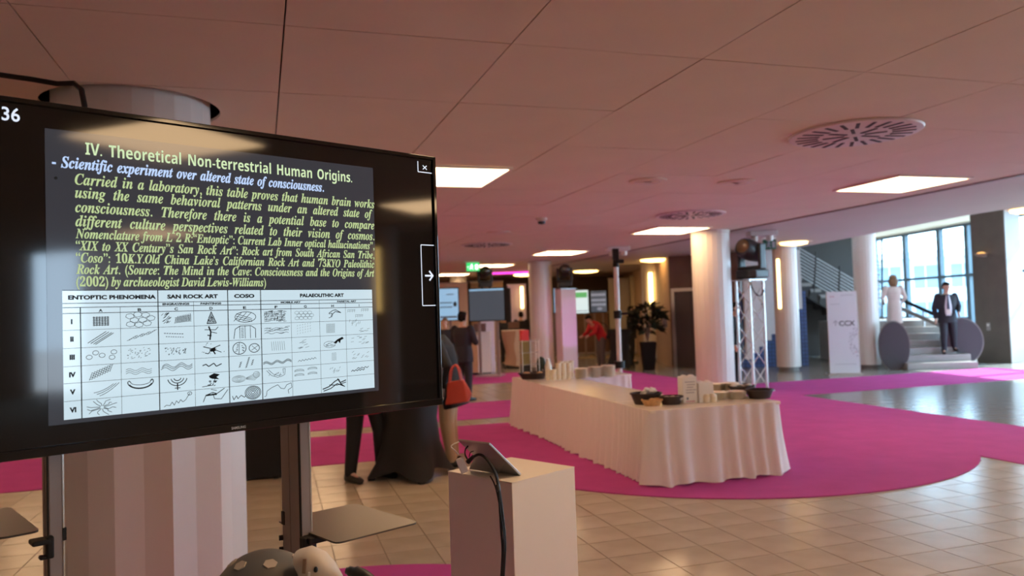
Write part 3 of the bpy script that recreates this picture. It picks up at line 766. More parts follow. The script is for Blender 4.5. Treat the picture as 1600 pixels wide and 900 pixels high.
c = Cell(2, 5); c.line([(.12,.15),(.18,.25),(.28,.2),(.34,.4),(.40,.2),(.46,.45),(.52,.3),(.58,.5),(.64,.35),(.72,.45),(.78,.65),(.85,.85)], .0014); c.arc(.84, .82, .06, .1, w=.0014); c.done()
c = Cell(3, 5); c.line([(.22,.2),(.3,.6),(.5,.75),(.62,.65),(.85,.95)], .002); c.line([(.5,.7),(.55,.35),(.75,.3),(.95,.85)], .0016); c.line([(.3,.6),(.62,.62)], .004); c.line([(.45,.95),(.62,.85)], .0015); c.done()
c = Cell(4, 5)
for r in (.05, .1, .15, .2, .24): c.arc(.7, .5, r, r*1.75, w=.0019)
c.line([(.08,.4),(.12,.15),(.2,.4),(.24,.2),(.34,.4),(.44,.25),(.48,.35)], .0018); c.done()
c = Cell(5, 5); c.line([(.05,.15),(.12,.2),(.14,.5),(.3,.7),(.5,.85),(.6,.6),(.72,.55),(.8,.8),(.95,.9),(.97,.6),(.84,.45),(.86,.2)], .0014); c.done()
c = Cell(7, 5)
c.line([(.05,.25),(.3,.4),(.5,.7),(.66,.85),(.72,.6),(.95,.75)], .003); c.line([(.08,.12),(.35,.25),(.6,.55),(.9,.3)], .0026); c.line([(.3,.5),(.6,.45),(.95,.6)], .0022); c.line([(.62,.9),(.75,.5),(.85,.35)], .003); c.done()

# ---- television stand with two posts and shelf plates
st = empty('tv_stand', (tvb.x, tvb.y, 0), TVA, 'aluminium two-post stand carrying the big television', 'tv stand')
UL, UR = -1.1255, -.469
for u, zs in ((UL, .138), (UR, 0)):
    xc = X(u)
    dp_ = .128 if u == UR else .062
    MB().box((xc, .061+dp_/2, 1.02), (.031, dp_, 2.04)).build('post', 'alu', st, bevel=.003)
    MB().box((xc-.0150, .067, 1.02), (.005, .010, 2.03)).build('groove', 'black', st)
    MB().box((xc-.0157, .061+dp_*.7, 1.02), (.003, dp_*.28, 2.03)).build('rib', 'alu', st)
    MB().box((xc+.0165, .066, 1.02), (.004, .012, 2.03)).build('painted_edge_light', 'alu_edge', st)  # pale strip paints the light caught by the post's edge
    MB().box((xc, .26, .03), (.16, .50, .06)).build('foot', 'steel', st, bevel=.01)
    MB().box((xc, .075, 1.75), (.10, .030, .55)).build('mount_rail', 'black', st)
    if u == UR:
        MB().box((xc-.004, .048, .975), (.042, .030, .075)).box((xc+.035, .045, 1.003), (.10, .055, .020)).build('clamp', 'black', st, bevel=.004)
        MB().box((xc-.0165, .176, 1.047), (.006, .018, .040)).build('latch', 'black', st)
        for k in range(3): MB().cyl((xc-.015, .186, .985-.035*k), (xc-.026, .190, .985-.035*k), .008, n=10).build('knob', 'black', st)
        x0, x1, y0, y1 = xc+.006, xc+.292, -.10, .27
    else:
        MB().box((xc-.016, .052, 1.132), (.016, .022, .052)).box((xc-.034, .062, 1.147), (.040, .045, .012)).box((xc-.028, .055, 1.110), (.02, .02, .010)).build('clamp', 'black', st, bevel=.004)
        MB().box((xc+.0175, .066, 1.154), (.008, .016, .030)).build('latch', 'black', st)
        x0, x1, y0, y1 = xc-.018, xc-.108, .135, .50
    r = .02; xa, xb = min(x0, x1), max(x0, x1); P = []
    for cx, cy, t0 in ((xb-r, y1-r, 0), (xa+r, y1-r, 90), (xa+r, y0+r, 180), (xb-r, y0+r, 270)):
        for t in (0, 30, 60, 90): P.append((cx+r*math.cos(math.radians(t0+t)), cy+r*math.sin(math.radians(t0+t))))
    MB().prism(P, 1.014+zs, 1.019+zs).build('shelf_plate', 'shelf', st)
MB().box((X((UL+UR)/2), .13, 1.95), (.70, .05, .06)).box((X((UL+UR)/2), .13, 1.55), (.70, .05, .06)).build('crossbar', 'alu', st)
# cable running over the ceiling and down behind the television
cbl = [at(-60, 108, Y=4.05)] + [at(x, y, Y=Y) for x, y, Y in ((0, 117, 4.0), (50, 124, 4.0), (90, 131, 4.0), (115, 130, 4.0), (127, 140, 3.95), (132, 165, 3.9), (134, 200, 3.85), (135, 260, 3.8))]
tag(MB().tube(cbl, .014, 8).build('ceiling_cable', 'black', smooth=True), 'black cable looping down from the ceiling beside the column top', 'cable')

# ================================================================== WHITE PEDESTAL WITH TABLET
PA = math.radians(45.5); pc = Vector((-.028, 3.27, 0)); ph = .188
ped = empty('pedestal', pc, PA, 'white square display pedestal carrying a grey tablet', 'pedestal')
MB().box((0, 0, .4985), (2*ph, 2*ph, .997)).build('body', 'pedestal', ped, bevel=.003); MB().box((0, 0, .9985), (2*ph+.001, 2*ph+.001, .003)).build('top_sheet', 'pedestal', ped, bevel=.001)
# tablet: back leans away to lower right, kickstand opened towards the viewer

BR = at(815, 743, 1.0); BR.z = 1.006
D1 = Vector((-.75, .66, 0)).normalized(); D2 = Vector((-.66, -.75, 0)).normalized(); UP = Vector((0, 0, 1))
tb = empty('tablet', BR, 0, 'grey tablet computer propped on its kickstand on the white pedestal', 'tablet')
SL = (D2*.18 + UP*.1525); NB = (D2*.646 - UP*.763).normalized()
def slab(o, a, b, t, n_):
    o = Vector(o); a = Vector(a); b = Vector(b); n_ = Vector(n_)*t
    v = [o, o+a, o+a+b, o+b, o+n_, o+a+n_, o+a+b+n_, o+b+n_]
    return MB().add(v, [(0,1,2,3),(7,6,5,4),(0,4,5,1),(1,5,6,2),(2,6,7,3),(3,7,4,0)])
slab((0,0,0), D1*.168, SL, .009, NB).build('body', 'tablet', tb, bevel=.002)
slab(-NB*.0015 + D1*.008 + SL*.03, D1*.152, SL*.94, .001, NB).build('screen', 'black_gloss', tb)
hinge = SL*.50 + NB*.0095; KB = at(779, 741, 1.0) - BR; KB.z = -.004
slab(hinge, D1*.168, KB - hinge, .004, Vector((KB-hinge)).cross(D1).normalized()).build('kickstand', 'tablet', tb, bevel=.001)
slab(hinge + (KB-hinge)*.62 + D1*.012, D1*.03, (KB-hinge)*.25, .0052, Vector((KB-hinge)).cross(D1).normalized()).build('sticker', 'alu', tb)
# cables of the tablet
def ap(l): return [at(x, y, Y=Y) for x, y, Y in l]
def smooth_path(P, k=5):
    P = [Vector(p) for p in P]; out = []
    for i in range(len(P)-1):
        p0, p1, p2, p3 = P[max(i-1,0)], P[i], P[i+1], P[min(i+2, len(P)-1)]
        for j in range(k):
            t = j/k; out.append(.5*((2*p1)+(-p0+p2)*t+(2*p0-5*p1+4*p2-p3)*t*t+(-p0+3*p1-3*p2+p3)*t**3))
    out.append(P[-1]); return out
cb = empty('cable_bundle', at(778, 757, Y=2.98), 0, 'black cable bundle from the tablet down the front corner of the pedestal', 'cable')
off = -cb.location
def ctube(name, l, r, m, parent=cb): return MB().tube([p - parent.location for p in smooth_path(ap(l))], r, 8).build(name, m, parent, True)
ctube('cable', [(737, 716, 3.04), (745, 711, 3.03), (752, 711, 3.02), (760, 717, 3.0), (768, 728, 2.98), (775, 742, 2.97), (779, 760, 2.965), (784, 795, 2.96), (788, 830, 2.955), (789, 860, 2.95), (786, 910, 2.94), (784, 980, 2.94)], .0055, 'black')
ctube('cable', [(773, 735, 2.975), (776, 748, 2.962), (779, 765, 2.955), (781, 795, 2.953), (783, 830, 2.95), (785, 860, 2.946), (783, 910, 2.938), (781, 980, 2.938)], .0042, 'black')
ctube('cable', [(766, 744, 2.99), (772, 755, 2.965), (777, 772, 2.955), (782, 800, 2.95), (787, 840, 2.945), (786, 880, 2.94), (782, 980, 2.935)], .003, 'black')
MB().cyl(at(731, 722, Y=3.05)-cb.location, at(740, 713, Y=3.035)-cb.location, .010, .007, 12).build('plug', 'black', cb, True)
MB().cyl(at(777, 757, Y=2.962)-cb.location, at(779, 767, Y=2.957)-cb.location, .0095, n=12).build('cable_tie', 'dark_plastic', cb, True)
ctube('thin_cable', [(731, 697, 3.1), (727, 703, 3.08), (727, 711, 3.06), (732, 720, 3.05)], .003, 'black')
ctube('thin_cable', [(740, 705, 3.08), (735, 707, 3.07), (733, 714, 3.06)], .002, 'black')
wd = empty('charging_adapter', at(722, 727, Y=3.10), 0, 'small white adapter with a looped white cable behind the tablet', 'adapter')
MB().tube([p-wd.location for p in smooth_path(ap([(727, 689, 3.14), (718, 690, 3.13), (705, 697, 3.12), (711, 704, 3.12), (716, 710, 3.11)]), 4)], .0025, 8).build('cable', 'paper', wd, True)
MB().box((0,0,0), (.030, .022, .062), (0, -.35, 0)).build('body', 'paper', wd, bevel=.005)

# ================================================================== SPOTTED HELMET at the lower edge
hp = empty('pedestal', (-.64, 1.93, 0), .35, 'low white stand carrying the spotted helmet below the frame', 'pedestal')
MB().box((0, 0, .44), (.34, .34, .88)).build('body', 'pedestal', hp, bevel=.004); MB().box((0, 0, .8825), (.36, .36, .005)).build('top_sheet', 'pedestal', hp)
hx, hy, hz, hr = -.632, 1.93, .955, .128
hm = empty('helmet', (hx, hy, .885), 0, 'grey dome helmet with pale hexagonal spots and a cream visor piece', 'helmet')
dm = MB(); prof = [(hr*1.02, 0), (hr*1.05, .07)] + [(hr*1.05*math.cos(t*PI/20), .07+hr*1.02*math.sin(t*PI/20)) for t in range(1, 10)] + [(0, .07+hr*1.02)]
dm.lathe(prof, 32).build('shell', 'helmet', hm, True)
def on_dome(az, el, k=1.0): return Vector((hr*1.05*k*math.cos(el)*math.cos(az), hr*1.05*k*math.cos(el)*math.sin(az), .07+hr*1.02*k*math.sin(el)))
for az, el in [(-150, 28), (-118, 22), (-82, 22), (-128, 60), (-60, 62), (-170, 55), (-50, 25), (150, 35), (100, 40), (40, 35), (-100, -2), (-140, -2), (-65, -4), (10, 55)]:
    a_, e_ = math.radians(az), math.radians(el); c0 = on_dome(a_, e_, 1.0); n_ = (c0-Vector((0,0,.07))).normalized(); t1 = Vector((0,0,1)).cross(n_).normalized(); t2 = n_.cross(t1)
    P = [c0 + n_*.0015 + t1*(.017*math.cos(PI/3*i)) + t2*(.015*math.sin(PI/3*i)) for i in range(6)]; Q = [p - n_*.006 for p in P]
    MB().add(P+Q, [(0,1,2,3,4,5)] + [(i, 6+i, 6+(i+1)%6, (i+1)%6) for i in range(6)]).build('spot', 'helmet_spot', hm)
# cream visor piece standing off the right side, pointing right
VX, VZ = .012, .022
vz = MB(); vz.loft([((.100+VX, -.045, .150+VZ), .040, .044), ((.104+VX, -.046, .152+VZ), .046, .047), ((.128+VX, -.048, .145+VZ), .046, .043), ((.152+VX, -.050, .130+VZ), .038, .034), ((.178+VX, -.052, .112+VZ), .022, .020), ((.192+VX, -.054, .103+VZ), .008, .009)], side=(0, 1, 0), n=20, p=2.5)
vis = vz.build('visor', 'visor', hm, True)
MB().box((.112+VX, -.093, .168+VZ), (.008, .008, .034), (0, .1, 0)).build('slot', 'visor_brown', vis)
MB().ell((.138+VX, -.092, .158+VZ), (.005, .006, .007)).build('bolt', 'black', vis)
MB().box((.122+VX, -.093, .140+VZ), (.005, .008, .026), (0, .1, 0)).build('ridge', 'paper', vis)
MB().loft([((.085+VX, -.045, .092+VZ), .045, .022), ((.14+VX, -.048, .094+VZ), .042, .018), ((.182+VX, -.052, .095+VZ), .018, .010)], side=(0, 1, 0), p=2.5).build('lower_visor', 'visor', hm, True)
MB().box((.125+VX, -.05, .045), (.085, .07, .09)).build('chin_guard', 'visor_brown', hm, bevel=.01)
MB().tube([(.085, -.098, .165), (.096, -.10, .13), (.104, -.10, .08), (.106, -.095, .0)], .005, 8).build('strap', 'visor', hm, True)
MB().tube(smooth_path([(.212, -.05, .162), (.235, -.055, .158), (.262, -.06, .146), (.285, -.065, .120), (.295, -.07, .07)]), [.008]*2+[.012]*3+[.016]*16, 10).build('rear_handle', 'dark_plastic', hm, True)

# ================================================================== BUFFET TABLES
TBA = math.radians(16.5); N0 = Vector((1.245, 7.235, 0)); TH = .705
bt = empty('buffet_table', N0, TBA, 'u-shaped buffet table with white pleated skirt on the round magenta carpet', 'buffet table')
OUT = [(0, 0), (1.41, 0), (1.41, .80), (.74, .80), (.74, 3.88), (1.64, 3.88), (1.64, 4.48), (0, 4.48)]
for poly, nm in (([(0,0),(1.41,0),(1.41,.80),(0,.80)], 'tabletop'), ([(0,.802),(.74,.802),(.74,3.878),(0,3.878)], 'tabletop'), ([(0,3.88),(1.64,3.88),(1.64,4.48),(0,4.48)], 'tabletop')):
    MB().prism(poly, TH-.03, TH).build(nm, 'tabletop', bt, bevel=.006)
legm = MB().cyl((0,0,0), (0,0,TH-.03), .02, n=8).mesh('leg'); legm.materials.append(MATS['steel'])
for x, y in ((.1,.1),(1.3,.1),(1.3,.7),(.1,2.2),(.64,2.2),(.1,4.38),(1.54,4.38),(1.54,3.98),(.64,3.9)):
    o = bpy.data.objects.new('leg', legm); COL.objects.link(o); o.parent = bt; o.location = (x, y, 0)
def skirt(path, amp, pitch, flare, seed, name='skirt', z0=.006, closed=False):
    # pleated cloth hung along the outline, gathered at the top and opening to the hem
    R = random.Random(seed); P = [Vector((*p, 0)) for p in path]; segs = []; L = 0
    # rounded corners
    pts = []; 
    for i in range(len(P)):
        if i in (0, len(P)-1) : pts.append(P[i]); continue
        a, b, c_ = P[i-1], P[i], P[i+1]; r = .06; pa = b + (a-b).normalized()*r; pb = b + (c_-b).normalized()*r
        for k in range(5): t = k/4; pts.append(pa*(1-t)**2 + b*2*t*(1-t) + pb*t*t)
    cum = [0]
    for i in range(1, len(pts)): cum.append(cum[-1] + (pts[i]-pts[i-1]).length)
    tot = cum[-1]; step = pitch/8; n = int(tot/step); rows = 9; v = []; f = []
    phs = []; ph_ = 0
    ks = []
    for i in range(n+1):
        s_ = tot*i/n; j = max(0, min(len(pts)-2, next((q for q in range(len(cum)-1) if cum[q+1] >= s_), len(pts)-2)))
        t = (s_-cum[j])/max(1e-6, cum[j+1]-cum[j]); p = pts[j].lerp(pts[j+1], t); d_ = (pts[j+1]-pts[j]).normalized(); nn = Vector((d_.y, -d_.x, 0))
        ph_ += 2*PI*step/pitch*(1+.35*math.sin(s_*3.1+seed)+.2*math.sin(s_*7.7)); drift = .006*math.sin(s_*2.3+seed)
        sway = .012*math.sin(s_*1.7+1)
        for r_ in range(rows):
            h = r_/(rows-1); z = (TH-.002)*(1-h) + (z0 + .012*(1+math.sin(ph_*.5+s_)))*h
            w_ = math.sin(ph_); w_ = math.copysign(abs(w_)**.8, w_)
            o_ = .006 + flare*h*h*.6 + flare*h*.4 + amp*(.25+.75*h)*w_ + (drift+sway)*h
            v.append(p + nn*o_ + Vector((0, 0, z)))
    for i in range(n):
        for r_ in range(rows-1): f.append((i*rows+r_, i*rows+r_+1, (i+1)*rows+r_+1, (i+1)*rows+r_))
    return MB().add(v, f).build(name, 'cloth', bt, True)
skirt([(0, 4.48), (0, 2.24)], .024, .125, .045, 1); skirt([(0, 2.20), (0, .02)], .024, .125, .05, 2)
skirt([(-.004, .04), (0, 0), (1.41, 0), (1.41, .40)], .030, .17, .08, 3)
skirt([(1.41, .38), (1.41, .80), (.74, .80), (.74, 3.88), (1.64, 3.88), (1.64, 4.48), (0, 4.48)], .013, .12, .03, 4)
def tl(x, y, z=TH): return bt.matrix_basis @ Vector((x, y, z))
bt.matrix_basis = Matrix.LocRotScale(N0, Euler((0,0,TBA)), None)
def on_table(px, py, z=TH): p = at(px, py, z); return Vector((p.x, p.y, z))
# bowls
def bowl_tree(r, h, m='wicker', name='bread_basket'):
    o = empty(name); sx = 1.25
    MB().lathe([(0, .004), (r*.72, .004), (r*.74, 0), (r*1.0, h), (r*.94, h), (r*.68, .012), (0, .012)][::-1], 24, sx=sx).build('bowl', m, o, True)
    MB().lathe([(r*.93, h-.006), (r*1.04, h-.006), (r*1.04, h+.008), (r*.93, h+.008), (r*.93, h-.006)], 24, sx=sx).build('rim', m, o, True)
    return o
def roll_thing(loc, s, rz, lab, m='bread', g='bread rolls in the baskets'):
    o = MB().ell((0, 0, s*.6), (s*1.2, s, s*.65), n=12, m=8).ell((s*.3, 0, s*.9), (s*.6, s*.6, s*.35), n=10, m=6).build('bread_roll', m, None, True, loc, rz); tag(o, lab, 'bread roll', g)
bowls = [((1010, 631), .125, .105, 'dark wicker basket holding a crumpled napkin at the left of the near table end', .1),
 ((1049, 631.5), .095, .075, 'dark wicker basket between the orange basket and the white menu box', .1),
 ((1187, 622), .115, .085, 'dark empty wicker basket at the right end of the near table', .15),
 ((1160, 616), .115, .085, 'dark wicker basket behind the plate stacks, left of the empty basket', .15),
 ((833, 592), .17, .085, 'dark wicker basket at the far left end of the buffet table', .3)]
for (px, py), r, h, lab, rz in bowls:
    o = bowl_tree(r, h); o.location = on_table(px, py); o.rotation_euler = (0, 0, rz); tag(o, lab, 'basket', 'dark wicker baskets')
o = bowl_tree(.082, .055, 'bread', 'bread_basket'); o.location = on_table(1019, 633.5); tag(o, 'small orange woven basket in front of the dark baskets', 'basket')
b0 = on_table(1010, 631)
nk = MB(); R = random.Random(4)
for k in range(7): nk.ell((R.uniform(-.05, .08), R.uniform(-.04, .04), .10+R.uniform(0, .05)), (.05, .03, .014), (R.uniform(-.8, .8), R.uniform(-.8, .8), R.uniform(0, 3)), 10, 6)
tag(nk.build('paper_napkin', 'paper', None, True, b0), 'crumpled white paper napkin lying in the leftmost near basket', 'napkin')
b1 = on_table(1160, 616)
nk = MB()
for k in range(6): nk.ell((R.uniform(-.10, .06), R.uniform(-.05, .05), .085+R.uniform(0, .03)), (.06, .035, .012), (R.uniform(-.5, .5), R.uniform(-.5, .5), R.uniform(0, 3)), 10, 6)
tag(nk.build('paper_napkin', 'paper', None, True, b1), 'crumpled white paper napkin in the basket behind the plate stacks', 'napkin')
c1 = on_table(1049, 631.5)
for k, (dx, dy, lab) in enumerate(((-.045, .01, 'left bread roll in the basket beside the menu box'), (.02, .02, 'middle bread roll in the basket beside the menu box'), (.07, -.02, 'right bread roll in the basket beside the menu box'))): roll_thing(c1 + Vector((dx, dy, .035)), .036, k, lab, 'roll_beige')
c2 = on_table(1019, 633.5)
for k, (dx, dy, lab) in enumerate(((.05, .03, 'right bread roll in the small orange basket'), (.0, .0, 'left bread roll in the small orange basket'))): roll_thing(c2 + Vector((dx, dy, .03)), .034, k, lab)
c3 = on_table(833, 592)
for k, (dx, dy, lab) in enumerate(((-.09, 0, 'left bread roll in the far basket'), (.10, .0, 'pinkish right bread roll in the far basket'))): roll_thing(c3 + Vector((dx, dy, .04)), .05, k, lab, 'bread')
# menu boxes and jars
def carton(px, py, w, d_, h, rz, lab, lines_=True, m='paper'):
    o = empty('menu_box', on_table(px, py), rz, lab, 'box', 'white boxes on the near table end')
    MB().box((0, 0, h/2), (w, d_, h)).build('body', m, o, bevel=.006)
    if lines_:
        for k in range(5): MB().box((-.0 + .01*(k % 2), -d_/2-.0008, h*(.80-.1*k)), (w*.7-.02*(k % 3), .001, .009)).build('printed_line', 'banner_grey', o)
        MB().box((-w*.2, -d_/2-.0008, h*.18), (w*.12, .001, h*.09)).build('emblem', 'frame_blue', o); MB().box((0, -d_/2-.0008, h*.07), (w*.6, .001, .008)).build('printed_line', 'banner_pink', o)
    for sx in (-.25, .25): MB().ell((w*sx, 0, h+.002), (w*.2, d_*.35, .014), n=12, m=6).build('flap', m, o, True)
carton(1075, 629, .155, .12, .262, .22, 'tall white printed menu box on the near table end', True)
carton(1100, 628, .16, .12, .20, .22, 'lower plain white box beside the printed menu box', False)
def jar(px, py, r, h, lab, name='sugar_jar'):
    o = empty(name, on_table(px, py), 0, lab, 'jar', 'small white jars')
    MB().lathe([(0, 0), (r*.8, 0), (r, .01), (r, h*.72), (r*.8, h*.8)], 18).build('body', 'china', o, True); MB().lathe([(r*.85, h*.8), (r*.7, h*.95), (0, h)], 18).build('lid', 'china', o, True)
jar(1104, 629, .035, .085, 'small white lidded jar left of its twin in front of the plain box'); jar(1114, 628.5, .040, .088, 'small white lidded jar right of its twin by the plate stacks')
# plates and cups
plate_me = MB().lathe([(0, .004), (.045, .004), (.048, 0), (.058, 0), (.060, .003), (.098, .013), (.100, .016), (.095, .016), (.055, .006), (0, .006)][::-1], 24).mesh('plate', True); plate_me.materials.append(MATS['china'])
cup_me = MB().lathe([(0, .003), (.026, .003), (.028, 0), (.038, .03), (.040, .062), (.037, .062), (.034, .03), (.02, .008), (0, .008)][::-1], 18).mesh('cup', True); cup_me.materials.append(MATS['china'])
def stack(me, name, loc, n, dz, lab, grp, sc=1.0):
    for k in range(n):
        o = bpy.data.objects.new(name, me); COL.objects.link(o); o.location = (loc[0]+random.uniform(-.003, .003), loc[1]+random.uniform(-.003, .003), loc[2]+k*dz); o.rotation_euler = (0, 0, random.uniform(0, 6)); o.scale = (sc, sc, 1)
        tag(o, lab if n > 1 else lab, name, grp)
for (px, py), n, lab in [((1123, 624), 6, 'left front stack'), ((1151, 623), 6, 'right front stack'), ((1118, 616), 9, 'left back stack'), ((1141, 615), 9, 'tall right back stack')]:
    stack(plate_me, 'plate', on_table(px, py), n, .0125, 'white plate in the %s on the near table end' % lab, 'plates in the %s, near table end' % lab)
# far arm: plates and upturned cups
for (px, py), n, lab in [((909, 591), 11, 'left'), ((931, 590), 12, 'middle'), ((951, 589), 13, 'right')]:
    stack(plate_me, 'plate', on_table(px, py), n, .0125, 'white plate in the %s stack on the far table arm' % lab, 'plates in the %s stack, far arm' % lab, 1.05)
for (px, py), n, lab in [((857, 594), 3, 'first'), ((865, 594), 3, 'second'), ((873, 593.5), 5, 'third'), ((881, 593), 5, 'fourth'), ((889, 592.5), 5, 'fifth'), ((877, 590), 5, 'sixth, rear'), ((885, 589.5), 5, 'seventh, rear'), ((893, 589), 5, 'eighth, rear')]:
    stack(cup_me, 'cup', on_table(px, py), n, .043, 'cup in the %s cup stack from the left on the far arm' % lab, 'cups in the %s stack' % lab, 1.0)
# tea rack with red and olive boxes
rk = on_table(828, 588)
tr_ = empty('tea_rack', rk, TBA, 'clear rack holding red and olive tea boxes at the far table end', 'tea rack')
for k in range(4): MB().box((0, 0, .006+.175*k), (.27, .15, .008)).build('tray', 'clear', tr_)
for sx in (-.13, .0, .13):
    for sy in (-.072, .072): MB().cyl((sx, sy, 0), (sx, sy, .54), .006, n=8).build('upright', 'paper', tr_)
for z, m, lab in ((.535, 'red_box', 'red tea box on top of the clear rack'), (.360, 'olive', 'upper olive tea box in the clear rack'), (.185, 'olive', 'lower olive tea box in the clear rack'), (.011, 'dark_plastic', 'dark tea box at the bottom of the clear rack')):
    o = empty('tea_box', rk + Vector((-.066, -.01, z)), TBA, lab, 'box', 'tea boxes in the rack'); MB().box((0, 0, .08), (.115, .12, .16)).build('carton', m, o, bevel=.004); MB().box((0, -.061, .10), (.085, .002, .03)).build('label_band', 'red_box' if m == 'red_box' else m, o)
gd = empty('drink_dispenser', on_table(846, 586), TBA, 'dark green domed dispenser beside the tea rack', 'dispenser')
MB().loft([((0,0,.02), .065, .06), ((0,0,.06), .07, .065), ((0,0,.20), .07, .065), ((0,0,.255), .052, .05), ((0,0,.28), .02, .02)], side=(1,0,0)).build('body', 'green_dark', gd, True)
MB().box((0, 0, .01), (.15, .15, .02)).build('foot', 'dark_plastic', gd, bevel=.004); MB().cyl((0, -.06, .08), (0, -.10, .08), .012, n=10).build('tap', 'steel', gd)
for dx, lab in ((.46, 'white bottle beside the dark green dispenser'),):
    o = empty('milk_bottle', on_table(857, 586), TBA, lab, 'bottle'); MB().lathe([(0,0),(.05,0),(.052,.14),(.03,.19),(.028,.22)], 18).build('body', 'china', o, True); MB().lathe([(.03,.22),(.03,.245),(0,.25)], 18).build('cap', 'paper', o, True)

# ================================================================== LIGHT STAND, TRUSS, MOVING HEADS
ls = at(967, 640, 0); Yl = 12.6
lp = at(968, 569, Y=Yl); ls0 = (lp.x, Yl, 0)
lst = empty('light_stand', ls0, 0, 'slim white light stand with a small black spot inside the buffet', 'light stand')
top = at(963, 402, Y=Yl)
MB().cyl((0, 0, .02), (0, 0, top.z-.15), .042, .040, 14).build('pole', 'column', lst, True)
MB().lathe([(0, 0), (.24, 0), (.24, .02), (.06, .035), (0, .035)], 28).build('base', 'column', lst, True)
MB().cyl((0, 0, lp.z-.06), (0, 0, lp.z+.05), .085, n=14).build('collar', 'black', lst, True)
z_ = at(965, 491, Y=Yl).z; MB().cyl((0, 0, z_-.07), (0, 0, z_+.06), .065, n=14).cyl((0, -.02, z_), (.16, -.02, z_+.01), .02, n=8).build('clamp', 'black', lst, True)
MB().cyl((0, 0, top.z-.16), (0, 0, top.z-.04), .055, .045, 12).box((0, 0, top.z+.05), (.10, .12, .18)).box((.06, -.02, top.z-.07), (.14, .08, .06)).build('spot', 'black', lst, bevel=.008)
def moving_head(loc, rz, lab, tilt=0, sc=1.0, amber=False):
    o = empty('moving_head', loc, rz, lab, 'stage light', 'black moving head lights'); o.scale = (sc,)*3
    MB().box((0, 0, .06), (.34, .28, .12)).build('base', 'dark_plastic', o, bevel=.02)
    yk = MB(); 
    for s_ in (-.17, .17): yk.box((s_, 0, .30), (.05, .13, .34))
    yk.box((0, 0, .145), (.39, .15, .05)); yk.build('yoke', 'dark_plastic', o, bevel=.02)
    d_ = Vector((0, -math.cos(tilt), math.sin(tilt))); c_ = Vector((0, 0, .38)); rings = []
    for t, r in ((-.20, .06), (-.17, .115), (-.02, .14), (.10, .145), (.17, .13), (.19, .12)): rings.append((c_+d_*t, r, r))
    MB().loft(rings, side=(1, 0, 0), n=24).build('head', 'dark_plastic', o, True)
    MB().ell(c_+d_*.185, (.108, .035 if abs(tilt) < .5 else .06, .108), n=20, m=10).build('lens', 'lens_amber' if amber else 'lens', o, True)
    for s_ in (-.1, .1): MB().cyl((s_, -.1, -.03), (s_, -.1, .01), .025, n=10).build('rubber_foot', 'black', o)
    return o
# truss tower
tp = Vector((4.60, 15.0, 0)); TT = at(1172, 437, Y=15).z
tt = empty('truss_tower', tp, math.radians(28), 'silver lattice truss tower right of the thick column', 'truss')
hw = .175
for sx in (-hw, hw):
    for sy in (-hw, hw): MB().cyl((sx, sy, .02), (sx, sy, TT-.02), .026, n=10).build('chord', 'alu_edge', tt, True)
MB().box((0, 0, .01), (.55, .55, .02)).build('base_plate', 'steel', tt); MB().box((0, 0, TT-.01), (.46, .46, .02)).build('top_plate', 'steel', tt)
nb = 5; dzb = (TT-.2)/nb
for k in range(nb):
    z0, z1 = .1+k*dzb, .1+(k+1)*dzb
    for (p, q) in (((-hw,-hw),(hw,-hw)), ((hw,-hw),(hw,hw)), ((hw,hw),(-hw,hw)), ((-hw,hw),(-hw,-hw))):
        if k % 2: p, q = q, p
        MB().cyl((*p, z0), (*q, z1), .011, n=6).build('brace', 'alu_edge', tt, True)
MB().tube(smooth_path([(-.18, -.2, TT-.05), (-.12, -.24, TT-.25), (.05, -.22, TT-.32), (.18, -.2, TT-.22), (.2, -.1, TT-.5)]), .012, 8).build('cable', 'black', tt, True)
moving_head((tp.x+.06, tp.y, TT+.022), math.radians(-55), 'black moving head light on top of the silver truss tower', .25, 1.42, True)
# white covered post lit pink, with a moving head
lpx = Vector((1.50, 22.0, 0)); lz = at(884, 452, Y=22).z
po = empty('covered_post', lpx, math.radians(20), 'white fabric-covered square post lit pink from below', 'post')
MB().box((0, 0, lz/2), (.46, .46, lz)).build('cover', 'lit_post', po, bevel=.02); MB().box((0, 0, .015), (.6, .6, .03)).build('base_plate', 'steel', po)
MB().box((0, 0, lz+.01), (.5, .5, .02)).build('top_plate', 'steel', po)
moving_head((lpx.x, lpx.y, lz+.025+.04), math.radians(5), 'black moving head light on the pink-lit post', .35, 1.15)
pl = bpy.data.objects.new('pink_spot', bpy.data.lights.new('pink_spot', 'SPOT')); COL.objects.link(pl); pl.data.energy = 45; pl.data.color = (.85, .30, 1); pl.data.spot_size = .6; pl.data.shadow_soft_size = .05
pl.location = (2.35, 20.2, .25); pl.rotation_euler = (Vector((1.55, 21.9, 1.3))-pl.location).to_track_quat('-Z', 'Y').to_euler()
up = empty('uplight', (2.35, 20.25, 0), .4, 'small black floor uplight beside the covered post', 'spotlight')
MB().box((0, 0, .06), (.2, .16, .12)).build('body', 'black', up, bevel=.01); MB().cyl((0, 0, .12), (-.04, .06, .2), .06, .07, 14).build('head', 'black', up, True)

# ================================================================== STAIR HALL AND WINDOWS
# low stairs rising away from the viewer between two round-ended cheek walls
SA = math.radians(-8); SP = Vector((9.33, 18.45, 0))
low = empty('staircase', SP, SA, 'low pale stone stairs between two grey round-ended cheeks', 'stairs')
SWD = 1.56
for k in range(7):
    MB().box((.1*0 + SWD/2 - .05*k*0, .36*k+.3, .08+.16*k), (SWD, .36+ (.0 if k else .0) +.24, .16)).build('step', 'stair_stone', low, bevel=.01)
MB().box((SWD/2-.1, .36*7+1.35, .56), (SWD+1.3, 2.5, 1.12)).build('landing', 'stair_stone', low)
